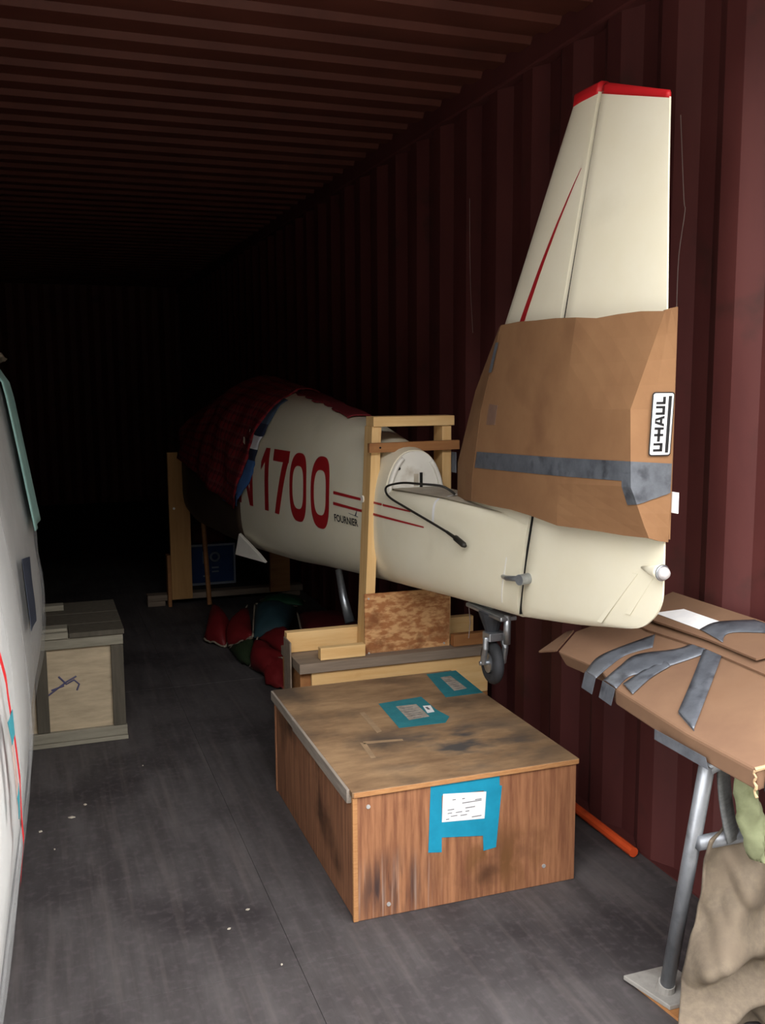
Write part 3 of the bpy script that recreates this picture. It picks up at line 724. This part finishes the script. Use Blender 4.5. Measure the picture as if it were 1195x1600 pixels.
# ================================================================== BLANKET AND CLOTH
def l2w(p): return Matrix.Translation((1.41, 2.0, 0)) @ Matrix.Rotation(.053, 4, 'Z') @ V(p)
def drape(y, s, zL, o):
    """s -1..1 across: -1 lower left hem, 0 ridge, 1 lower right hem"""
    zt = itp(y, SY, ST) + o; zl = zL if s < 0 else 1.05
    a = abs(s) ** 1.5; z = zt - (zt - zl) * a
    if y > 4.2: z -= (y - 4.2) * .4 * (1 - a)
    x = (halfw(min(y, 4.2), min(z, zt - o - .0005)) + o) if z < zt - o else min(math.sqrt(max(0, zt - z)) * .55, .2)
    w_ = .5 + .5 * min(1, abs(s) * 2)
    x += (.012 * wob(y * 9, s * 5, 1) * w_ + .028 * max(0, min(1, (y - 3.2))) * min(1, abs(s) * 1.6)) if abs(s) > .05 else 0
    return V((math.copysign(max(x, 0), s), y, z))
def ystart(s): s = max(0, -s); return 2.70 + .06 * s + .32 * s ** 3.2
def zleft(y): return .82 + max(0, y - 3.075) * .17
def blanket(u, v):
    s = v * 2 - 1; y0 = ystart(s) if s < 0 else 2.70
    y = y0 + (4.32 - y0) * u
    return l2w(drape(y, s, zleft(y), .02 + .006 * wob(y * 6, s * 7)))
bm = grid(blanket, 40, 56, uv=True)
o = link('plaid_blanket', bm, PLAID, smooth=True, at=(1.3, 5.4, 1.5), solid=.006)
tag(o, 'red plaid blanket draped over the front of the aircraft at the dark end', 'blanket')
bm = grid(lambda u, v: l2w(drape(1.95 + .78 * u, -.10 + .5 * v, 1.0, .012 + .003 * wob(u * 9, v * 9))), 20, 12, uv=True)
link('trailing_fold', bm, PLAID, o, smooth=True, solid=.004)
def cloth(u, v):
    s = -.16 - .84 * v; y = ystart(s) - .07 + .30 * u + .01 * math.sin(v * 14)
    return l2w(drape(y, s, .84, .009 + .003 * wob(y * 20, s * 4)))
o = link('blue_cloth', grid(cloth, 10, 40, uv=True), BLUECLOTH, smooth=True, at=(1.2, 4.8, 1.4), solid=.003)
tag(o, 'blue and white cloth hanging from under the plaid blanket hem', 'cloth')

# ================================================================== PATCHWORK COVER ON THE FLOOR
Q = thing('fabric_cover', 'crumpled red, green and teal patchwork fabric cover with pale piping lying on the floor', 'fabric cover', (1.1, 4.9, 0))
def puff(n, cs_, m_, h=.06, edge=(0, 1, 2, 3)):
    c = [V(p) for p in cs_]; nrm = (c[1] - c[0]).cross(c[3] - c[0]).normalized()
    if nrm.z < 0: nrm = -nrm
    def f(u, v):
        p = (c[0] * (1 - u) + c[1] * u) * (1 - v) + (c[3] * (1 - u) + c[2] * u) * v
        q = p + nrm * h * (16 * u * (1 - u) * v * (1 - v)) ** .6 + V((0, 0, .006 * wob(u * 9, v * 8, h * 50)))
        q.z = max(q.z, .004); return q
    po_ = link(n, grid(f, 10, 10), m_, Q, smooth=True, solid=.004)
    E = [[f(i / 10, 0) for i in range(11)], [f(1, i / 10) for i in range(11)], [f(1 - i / 10, 1) for i in range(11)], [f(0, 1 - i / 10) for i in range(11)]]
    for k in edge: link('piping', tube(bmesh.new(), [p + V((0, 0, .004)) for p in E[k]], .006, 6), PIPING, po_, smooth=True)
puff('red_panel', [(.84, 5.45, .02), (.936, 5.30, .004), (1.02, 5.55, .06), (.98, 5.98, .10)], FAB_RED, .10, (0, 1))
puff('red_panel', [(1.02, 5.45, .06), (.945, 5.28, .01), (1.05, 5.10, .10), (1.13, 5.62, .16)], FAB_RED, .07, (1, 3))
puff('dark_green_panel', [(.95, 5.26, .004), (1.05, 5.09, .10), (1.0, 4.86, .02), (.96, 4.95, .004)], FAB_OLIVE, .04, (0,))
puff('teal_panel', [(1.04, 5.05, .11), (1.20, 4.95, .14), (1.38, 5.40, .18), (1.16, 5.55, .18)], FAB_TEAL, .09, (2, 3))
puff('green_panel', [(1.20, 5.50, .20), (1.40, 5.35, .20), (1.48, 5.60, .16), (1.24, 5.78, .15)], FAB_GREEN, .05, (2,))
puff('red_panel', [(.985, 4.86, .01), (1.06, 4.50, .01), (1.13, 4.72, .10), (1.06, 5.02, .12)], FAB_RED, .07, (3, 0))
puff('red_panel', [(1.00, 4.56, .006), (1.06, 4.44, .006), (1.12, 4.66, .09), (1.03, 4.80, .08)], FAB_RED, .03, (2,))
puff('red_panel', [(1.06, 5.02, .12), (1.13, 4.70, .10), (1.24, 4.80, .16), (1.20, 5.02, .17)], FAB_RED, .04, ())
puff('grey_panel', [(1.07, 4.40, .006), (1.15, 4.30, .006), (1.20, 4.62, .14), (1.13, 4.72, .12)], FAB_GREY, .04, (3,))
puff('maroon_panel', [(1.24, 4.75, .17), (1.60, 4.70, .18), (1.62, 5.15, .14), (1.34, 5.25, .18)], FAB_MAROON, .07, (3,))
puff('grey_panel', [(1.14, 4.20, .10), (1.58, 4.10, .12), (1.60, 4.68, .19), (1.22, 4.72, .18)], FAB_GREY, .06, ())

# ================================================================== BIN AND RED BAG AT THE DARK END
bn = thing('plastic_bin', 'blue plastic bin with pale edging and markings, behind the nose cradle post', 'bin', (1.16, 7.1, 0))
link('body', box((1.0, 7.09, 0), (1.335, 7.40, .30)), BINBLUE, bn, bevel=.012)
bm = bmesh.new()
for a, b in (((.995, 7.075, .0), (1.34, 7.088, .016)), ((.995, 7.075, .288), (1.34, 7.088, .304)), ((.995, 7.075, .0), (1.008, 7.088, .3)), ((1.327, 7.075, .0), (1.34, 7.088, .3))): bx(bm, a, b)
link('rim', bm, BINWHITE, bn)
bm = torus(.030, .008, (1.19, 7.086, .205), (0, 1, 0), 20, 6)
bx(bm, (1.10, 7.082, .16), (1.112, 7.088, .25)); bx(bm, (1.10, 7.082, .06), (1.15, 7.088, .07)); bx(bm, (1.165, 7.082, .12), (1.215, 7.088, .13)); bx(bm, (1.165, 7.082, .09), (1.215, 7.088, .10))
link('markings', bm, BINWHITE, bn)
bm = grid(lambda u, v: V((1.03 + .26 * u, 7.12 + .22 * v, .303 + .15 * (16 * u * (1 - u) * v * (1 - v)) ** .4 + .01 * wob(u * 8, v * 8))), 14, 12)
o = link('red_bag', bm, FAB_MAROON, smooth=True, at=(1.16, 7.2, .303), solid=.004); tag(o, 'dark red cloth bag lying on the blue plastic bin', 'bag')

# ================================================================== GREY CRATE ON THE LEFT
K = thing('wooden_crate', 'weathered wooden crate with batten edges and blue crayon marks, standing beyond the wrapped wing', 'crate', (0.0, 4.06, 0))
def kp(n, a, b, m_, rot=None, piv=None, parent=K): return link(n, box(a, b, rot, piv), m_, parent, bevel=.002)
kp('front_panel', (-.40, 4.078, .02), (.285, 4.090, .45), CRATE)
kp('side_panel', (.272, 4.09, .02), (.284, 4.62, .45), CRATE)
kp('side_panel', (-.40, 4.09, .02), (-.388, 4.62, .45), CRATE)
kp('back_panel', (-.40, 4.62, .02), (.284, 4.632, .45), CRATE)
kp('top_batten', (-.40, 4.060, .408), (.291, 4.078, .452), CRATEB)
kp('stile', (.240, 4.058, .062), (.290, 4.078, .407), CRATED)
kp('stile', (-.06, 4.060, .062), (-.012, 4.078, .407), CRATED)
kp('bottom_batten', (-.40, 4.056, .018), (.294, 4.078, .060), CRATEB)
kp('skid', (-.40, 4.050, 0), (.296, 4.10, .017), CRATEB)
kp('skid', (-.40, 4.58, 0), (.296, 4.63, .017), CRATEB)
kp('side_batten', (.285, 4.42, .10), (.305, 4.56, .16), CRATED)
kp('lid_board', (-.40, 4.05, .453), (.075, 4.20, .478), CRATEB)
kp('lid_board', (-.40, 4.205, .453), (.296, 4.40, .474), CRATED)
kp('lid_board', (-.40, 4.405, .453), (.296, 4.64, .474), CRATED)
kp('lid_board', (.078, 4.05, .453), (.296, 4.20, .474), CRATED)
kp('loose_batten', (-.40, 4.47, .476), (.07, 4.53, .50), CRATEB)
kp('loose_batten', (-.40, 4.07, .479), (.072, 4.13, .492), CRATEB)
bm = bmesh.new()
for pts in ([(-.02, .21), (.06, .265), (.10, .285)], [(.03, .29), (.06, .255), (.09, .27), (.11, .25), (.10, .225)], [(.0, .235), (.05, .25)]):
    tube(bm, [(x, 4.0775, z) for x, z in pts], .004, 5)
link('crayon_mark', bm, CRAYON, K)

# ================================================================== WRAPPED WING ALONG THE LEFT WALL
WZ = [0.0, .10, .24, .39, .50, .65, .80, 1.0, 1.25, 1.56]
WS = ((1.0, [-.22, -.19, -.165, -.145, -.130, -.115, -.108, -.110, -.125, -.17]),
      (1.6, [-.195, -.165, -.138, -.115, -.099, -.076, -.068, -.075, -.105, -.16]),
      (2.2, [-.165, -.135, -.115, -.091, -.071, -.052, -.055, -.072, -.105, -.16]),
      (2.8, [-.150, -.115, -.090, -.063, -.052, -.049, -.055, -.072, -.105, -.155]))
FZ = [0.0, .05, .10, .27, .36, .44, .54, .65, .76, .87, .97, 1.43, 1.50, 1.56]
FX = [-.15, -.11, -.09, -.075, -.072, -.045, -.015, -.004, -.004, -.020, -.022, -.092, -.108, -.122]
def wingx(y, z):
    t = min(1, max(0, (y - 2.9) / .8)); t = t * t * (3 - 2 * t)
    near = itp(y, [k[0] for k in WS], [itp(z, WZ, k[1]) for k in WS])
    return near * (1 - t) + itp(z, FZ, FX) * t
W = thing('wrapped_wing', 'white aircraft wing wrapped in clear plastic, standing on edge along the left wall', 'aircraft wing', (-.2, 2.4, 0))
def wsec(y, o, n=26):
    P = [V((wingx(y, 1.55 * k / n) + o * (0 if k == 0 else 1), y, 1.55 * k / n + (o if k == n else 0) + .002)) for k in range(n + 1)]
    P += [V((itp(1.55 * k / n, [0, .1, .5, 1.0, 1.55], [-.26, -.34, -.38, -.35, -.23]) - o, y, 1.55 * k / n + (o if k == n else 0) + .002)) for k in range(n, -1, -1)]
    return P
bm = bmesh.new(); loft(bm, [wsec(1.25 + 2.55 * i / 30, -.012) for i in range(31)])
wg = link('wing_skin', bm, WINGW, W, smooth=True); wg.modifiers.new('es', 'EDGE_SPLIT').split_angle = math.radians(45)
bm = bmesh.new(); R = []
for i in range(61):
    y = 1.24 + 2.58 * i / 60; s = wsec(y, .0, 40); q = []
    for k, p in enumerate(s):
        f = 0.009 * abs(math.sin(y * 5.5 + p.z * 1.3 + .6 * math.sin(p.z * 4))) ** 8 + .0025 * wob(y * 7, p.z * 3)
        q.append(p + V(((f - .004) if k <= 40 else -f, 0, 0)))
    R.append(q)
loft(bm, R); link('plastic_wrap', bm, PLASTIC, W, smooth=True)
def onw(y, z, o=.001): return V((wingx(y, z) + o, y, z))
RLP = [(1.60, 1.075), (1.640, 1.017), (1.650, .975), (1.695, .903), (1.715, .847), (1.728, .783), (1.770, .70), (1.865, .586), (2.0, .45)]
bm = bmesh.new(); S_ = spline([(0, y, z) for y, z in RLP], 8); vs = []
for i, p in enumerate(S_):
    h = .022 - .008 * i / len(S_)
    vs.append((bm.verts.new(onw(p.y - h, p.z, .0065)), bm.verts.new(onw(p.y + h, p.z, .0065))))
for a, b in zip(vs, vs[1:]): bm.faces.new((a[0], b[0], b[1], a[1]))
link('red_stripe', bm, REDTIP, W)
def wpatch(n, pts, m_, o=-.009):
    c = pts
    def f(u, v):
        y = (c[0][0] * (1 - u) + c[1][0] * u) * (1 - v) + (c[3][0] * (1 - u) + c[2][0] * u) * v
        z = (c[0][1] * (1 - u) + c[1][1] * u) * (1 - v) + (c[3][1] * (1 - u) + c[2][1] * u) * v
        return onw(y, z, o)
    return link(n, grid(f, 4, 8), m_, W, solid=.001)
wpatch('navy_mark', [(2.97, .975), (3.22, .94), (3.16, .745), (2.92, .77)], BLUESPOT, .007)
wpatch('blue_tape', [(1.575, .955), (1.70, .935), (1.69, .895), (1.61, .905)], BLUETAPE2, .0075)
wpatch('brown_patch', [(1.60, .905), (1.64, .90), (1.66, .80), (1.62, .80)], mat('pinkish_grey_patch', '#95807a', '#a8928a', .7, 20), .007)
wpatch('blue_tape', [(1.61, .815), (1.66, .82), (1.65, .77), (1.63, .77)], BLUETAPE2, .0075)
# turquoise cloth over the far top of the wing, and a tan cap at the very top
def tcl(u, v):
    y = 3.40 + .42 * u; z = 1.585 - .590 * v
    x = wingx(y, min(z, 1.55)) + .010 + .004 * math.sin(y * 26) + (.006 if z < 1.5 else -.03 * (z - 1.5) / .085)
    return V((x, y, z))
bm = grid(tcl, 20, 24); bmesh.ops.recalc_face_normals(bm, faces=bm.faces[:])
o = link('turquoise_cloth', bm, TURQ, smooth=True, at=(-.1, 3.5, 1.55), solid=.004); tag(o, 'pale turquoise cloth hanging over the far top of the wrapped wing', 'cloth')
bm = grid(lambda u, v: V((-.20 + .10 * v + .012 * wob(u * 5, v * 4), 3.45 + .38 * u, 1.588 + .03 * math.sin(math.pi * v) - .02 * v + .006 * wob(u * 8, v * 6, 2))), 12, 8)
o = link('tan_rag', bm, TAN, smooth=True, at=(-.15, 3.6, 1.59), solid=.012); tag(o, 'small tan rag lying on top of the wrapped wing above the turquoise cloth', 'rag')

# ================================================================== PIPE STAND AND WRAPPED PACKAGE ON THE RIGHT
def pz(x): return .72 + (x - 1.31) * .333
S = thing('pipe_stand', 'grey steel pipe trestle with square foot plate, under the cardboard package', 'stand', (1.36, 1.80, 0))
link('leg', tube(bmesh.new(), [(1.362, 1.818, .018), (1.333, 1.664, .655)], .0175, 18), PIPE, S, smooth=True)
link('leg', tube(bmesh.new(), [(1.66, 1.75, .018), (1.62, 1.62, .75)], .0175, 18), PIPE, S, smooth=True)
link('cross_bar', tube(bmesh.new(), [(1.336, 1.690, .46), (1.64, 1.690, .46)], .0165, 18), PIPE, S, smooth=True)
bm = bmesh.new(); tube(bm, [(1.333, 1.663, .645), (1.69, 1.66, .765)], .016, 16); link('top_bar', bm, PIPE, S, smooth=True)
link('foot_plate', prism([(1.300, 1.905, .008), (1.335, 1.765, .008), (1.452, 1.765, .008), (1.440, 1.905, .008)], (0, 0, .012)), PLATE, S, bevel=.002)
link('foot_plate', prism([(1.58, 1.82, .0), (1.58, 1.68, .0), (1.71, 1.68, .0), (1.71, 1.82, .0)], (0, 0, .018)), PLATE, S, bevel=.002)
link('weld_collar', tube(bmesh.new(), [(1.363, 1.822, .018), (1.360, 1.812, .045)], [.024, .020], 16), PLATE, S)
o = link('wood_offcut', prism([(1.315, 1.90, .0), (1.345, 1.67, .0), (1.50, 1.68, .0), (1.45, 1.90, .0)], (0, 0, .0075)), PINE_D, at=(1.4, 1.78, 0))
tag(o, 'flat brown board under the foot plate of the pipe trestle', 'board')

P = thing('cardboard_package', 'long flat cardboard package bound with grey duct tape, resting on the pipe trestle', 'package', (1.4, 1.9, .72))
def pk(x, y, o=0): return V((x - .316 * o, y, pz(x) + .949 * o))
tn = V((-.316, 0, .949))
PTH = .052
outline = [(1.340, 2.325), (1.352, 2.131), (1.319, 2.006), (1.300, 1.70), (1.300, 1.478), (1.70, 1.40), (1.70, 2.34), (1.436, 2.395)]
bm = bmesh.new()
low = [bm.verts.new(pk(x + .012, y) - tn * PTH + V((-.022 if x < 1.33 else 0, 0, 0))) for x, y in outline]; hi_ = [bm.verts.new(pk(x, y)) for x, y in outline]
n_ = len(outline); bm.faces.new(low[::-1]); bm.faces.new(hi_)
for i in range(n_): bm.faces.new((low[i], low[(i + 1) % n_], hi_[(i + 1) % n_], hi_[i]))
link('box_body', bm, CARD2, P, bevel=.006)
# flap at the far end, torn near end
link('end_flap', prism([pk(1.34, 2.33, -.002), pk(1.436, 2.40, -.002), pk(1.445, 2.47, -.03), pk(1.33, 2.43, -.03)], tn * .005), CARD2, P)
bm = bmesh.new(); pts = [pk(1.298, 1.478 + .004 * math.sin(i * 2.1), 0) * (1 - i / 9) + (pk(1.285, 1.476 + .004 * math.cos(i * 1.7), 0) - tn * PTH) * (i / 9) for i in range(10)]
tube(bm, pts, [random.uniform(.0015, .0035) for _ in pts], 6)
pts = [pk(1.30 + .03 * i, 1.476 - .006 * i + random.uniform(-.006, .006), .002) for i in range(9)]; tube(bm, pts, [random.uniform(.003, .006) for _ in pts], 6)
link('torn_edge', bm, CARDIN, P)
link('open_end', prism([pk(1.318, 1.4725) - tn * .006, pk(1.42, 1.453) - tn * .006, pk(1.41, 1.453) - tn * .046, pk(1.303, 1.4725) - tn * .046], (0, -.004, 0)), GAP, P)
link('lower_edge_tape', prism([pk(1.2985, 1.80) - tn * .026 + V((-.0135, 0, 0)), pk(1.2985, 1.62) - tn * .026 + V((-.0135, 0, 0)), pk(1.3, 1.61) - tn * PTH + V((-.023, 0, 0)), pk(1.3, 1.80) - tn * PTH + V((-.023, 0, 0))], (-.001, 0, 0)), DUCT, P)
def strip(n, A_, B_, m_=DUCT, o=.0016, k=8, wr=.0015):
    """tape between two edge polylines on the sloping top"""
    A2 = spline([(x, y, 0) for x, y in A_], k); B2 = spline([(x, y, 0) for x, y in B_], k)
    bm = bmesh.new(); vs = []
    for i, (a, b) in enumerate(zip(A2, B2)):
        vs.append([bm.verts.new(pk(a.x + (b.x - a.x) * t, a.y + (b.y - a.y) * t, o + wr * (abs(math.sin(i * 1.1 + t * 5)) if 0 < t < 1 else 0))) for t in (0, .25, .5, .75, 1)])
    for q, r in zip(vs, vs[1:]):
        for j in range(4): bm.faces.new((q[j], r[j], r[j + 1], q[j + 1]))
    return link(n, bm, m_, P, smooth=True, solid=.0008)
strip('duct_tape', [(1.322, 2.146), (1.375, 2.185), (1.43, 2.190), (1.547, 2.165)], [(1.319, 2.090), (1.376, 2.115), (1.435, 2.130), (1.498, 2.105)])
strip('duct_tape', [(1.322, 2.062), (1.389, 2.090), (1.452, 2.105), (1.536, 2.035), (1.62, 2.045)], [(1.318, 1.995), (1.374, 2.02), (1.421, 1.993), (1.528, 1.96), (1.60, 1.955)], o=.003, wr=.004)
strip('duct_tape', [(1.340, 2.000), (1.412, 2.015), (1.47, 2.01)], [(1.325, 1.935), (1.395, 1.965), (1.46, 1.975)], o=.0045)
strip('duct_tape', [(1.340, 1.778), (1.45, 1.875), (1.555, 1.972)], [(1.316, 1.690), (1.44, 1.80), (1.600, 1.944)], o=.0055, wr=.001)
for a, b in (((1.341, 1.778), (1.317, 1.690)), ((1.321, 2.146), (1.318, 2.090)), ((1.321, 2.062), (1.316, 1.998))):
    q = pk(*a, .002), pk(*b, .002)
    link('duct_tape', prism([q[0], q[1], q[1] - tn * .045 + V((-.024, 0, 0)), q[0] - tn * .045 + V((-.024, 0, 0))], (-.001, 0, 0)), DUCT, P)
# loose sheets of cardboard on top, against the wall
def sheet(pts, o, n, lab, m_=CARD2):
    q = [pk(x, y, o) for x, y in pts]
    # ragged near edge
    ob = link(n, prism(q, tn * .006), m_, at=tuple(q[0])); tag(ob, lab, 'cardboard sheet'); return ob
sheet([(1.555, 2.30), (1.545, 2.20), (1.560, 1.975), (1.553, 1.745), (1.60, 1.70), (1.712, 1.66), (1.712, 2.30)], .001, 'cardboard_sheet', 'lower of two flat cardboard sheets on the taped package, ragged near edge')
up_ = sheet([(1.585, 2.31), (1.572, 2.20), (1.580, 1.985), (1.575, 1.80), (1.712, 1.74), (1.712, 2.31)], .016, 'cardboard_sheet', 'upper of two flat cardboard sheets on the taped package, under the white paper')
bm = bmesh.new(); tube(bm, [pk(1.555 + .02 * i, 1.738 - .012 * i + random.uniform(-.008, .008), .006) for i in range(8)], [random.uniform(.004, .008) for _ in range(8)], 6)
for o2 in bpy.data.objects:
    if o2.name == 'cardboard_sheet':
        link('torn_edge', bm, CARDIN, o2, local=False); break
q = [pk(x, y, .0232) for x, y in ((1.600, 2.235), (1.655, 2.18), (1.655, 1.985), (1.600, 2.04))]
o = link('paper_sheet', prism(q, tn * .0008), PAPER, at=tuple(q[0])); tag(o, 'white paper sheet lying on the upper cardboard sheet beside the wall', 'paper')
def strip2(A_, B_, o): return strip('duct_tape', A_, B_, o=o)
strip2([(1.60, 2.04), (1.65, 2.035), (1.705, 1.96)], [(1.585, 1.93), (1.632, 1.95), (1.705, 1.80)], .0245)

# ================================================================== CLOTHS UNDER THE PACKAGE
def drp(u, v):
    # u across, v down from the bar to the floor
    x = itp(v, [0, .13, .3, .45, .62, .78, .85, 1], [1.375, 1.362, 1.358, 1.345, 1.325, 1.308, 1.33, 1.39])
    x += (1.72 - x) * u
    z = .478 - .462 * v
    y = 1.672 - .03 * v ** 1.5 - .085 * math.exp(-((v - .56) / .085) ** 2) * math.sin(min(1, u * 2.2) * math.pi * .8) - .10 * math.exp(-((v - .79) / .05) ** 2) * (1 - .3 * u)
    y += .030 * math.sin(u * 10 + v * 4) * (1 - .6 * v) + .012 * abs(math.sin(u * 7 - v * 11)) ** 3 + .012 * wob(u * 6, v * 7, 2)
    x *= min(1, y / 1.70)
    if v > .84: z += .05 * (v - .84) * math.sin(u * 9)
    return V((x, y, max(.006, z)))
o = link('canvas_sheet', grid(drp, 36, 54), TAN, smooth=True, at=(1.55, 1.65, 0), solid=.006, sub=1); tag(o, 'crumpled tan canvas sheet hanging from the trestle cross bar to the floor', 'canvas')
def grn(u, v):
    a = itp(v, [0, .35, .6, .9, 1], [1.385, 1.388, 1.40, 1.425, 1.437]); b = itp(v, [0, .15, .45, .8, 1], [1.412, 1.425, 1.463, 1.474, 1.462])
    return V((a + (b - a) * u, 1.640 - .03 * math.sin(u * math.pi) - .008 * wob(u * 4, v * 9), .655 - .225 * v))
o = link('olive_cloth', grid(grn, 10, 20), GREENC, smooth=True, at=(1.42, 1.64, .6), solid=.012); tag(o, 'pale olive cloth tied under the package, hanging in front of the cross bar', 'cloth')
o = link('webbing_strap', grid(lambda u, v: V((1.365 + .045 * u + .03 * v * v, 1.675 + .02 * u - .01 * v, .66 - .20 * v)), 3, 12), GREYSTRAP, smooth=True, at=(1.38, 1.67, .6), solid=.006); tag(o, 'dark grey webbing strap hanging beside the olive cloth', 'strap')
# ================================================================== SMALL THINGS
o = link('orange_stick', tube(bmesh.new(), [(1.685, 2.86, .018), (1.690, 2.44, .018)], .016, 10), ORANGE, at=(1.685, 2.65, 0)); tag(o, 'orange painted stick lying on the floor along the right wall', 'stick')
for pts, lab in (([(1.716, 2.363, 2.206), (1.716, 2.336, 1.979), (1.716, 2.329, 1.943), (1.716, 2.350, 1.825), (1.716, 2.352, 1.684)], 'thin pale string hanging on the wall beside the fin'),
                 ([(1.716, 3.756, 2.224), (1.716, 3.75, 2.0), (1.716, 3.74, 1.85), (1.716, 3.716, 1.68)], 'thin string hanging on the darker wall behind the fin')):
    o = link('hanging_string', tube(bmesh.new(), spline(pts, 4), .0012, 6), STRING, at=pts[0]); tag(o, lab, 'string')
SCR = [(-.058, 3.271, 'pale paper scrap on the floor nearest the wrapped wing'), (.044, 3.346, 'pale paper scrap second from the wrapped wing on the floor'), (.092, 3.437, 'pale paper scrap farthest from the wing in its row of scraps'),
       (-.016, 3.123, 'thin pale scrap lying nearer than the row of scraps by the wing'), (.321, 3.728, 'tiny pale scrap on the bare floor right of the crate'), (.493, 2.556, 'tiny pale scrap on the floor left of the plywood box'),
       (.521, 2.267, 'tiny pale scrap near the floor seam left of the plywood box corner'), (.425, 2.477, 'tiny pale scrap left of the other scrap beside the plywood box')]
for i, (x, y, lab) in enumerate(SCR):
    a = random.uniform(0, 3); s = .013 if i < 3 else .006; c, d = math.cos(a) * s, math.sin(a) * s * .5
    o = link('paper_scrap', prism([(x - c, y - d, .0005), (x + d, y - c * .6, .0005), (x + c, y + d, .0005), (x - d * .8, y + c * .5, .0005)], (0, 0, .003)), CHIP, at=(x, y, 0)); tag(o, lab, 'scrap', 'scraps on the floor')
o = link('wood_chip', prism([(-.105, 2.02, .0005), (-.06, 1.99, .0005), (-.055, 2.01, .0005), (-.10, 2.05, .0005)], (0, 0, .008)), PINE_D, at=(-.08, 2.02, 0)); tag(o, 'small brown wood chip on the floor under the near end of the wing', 'wood chip')
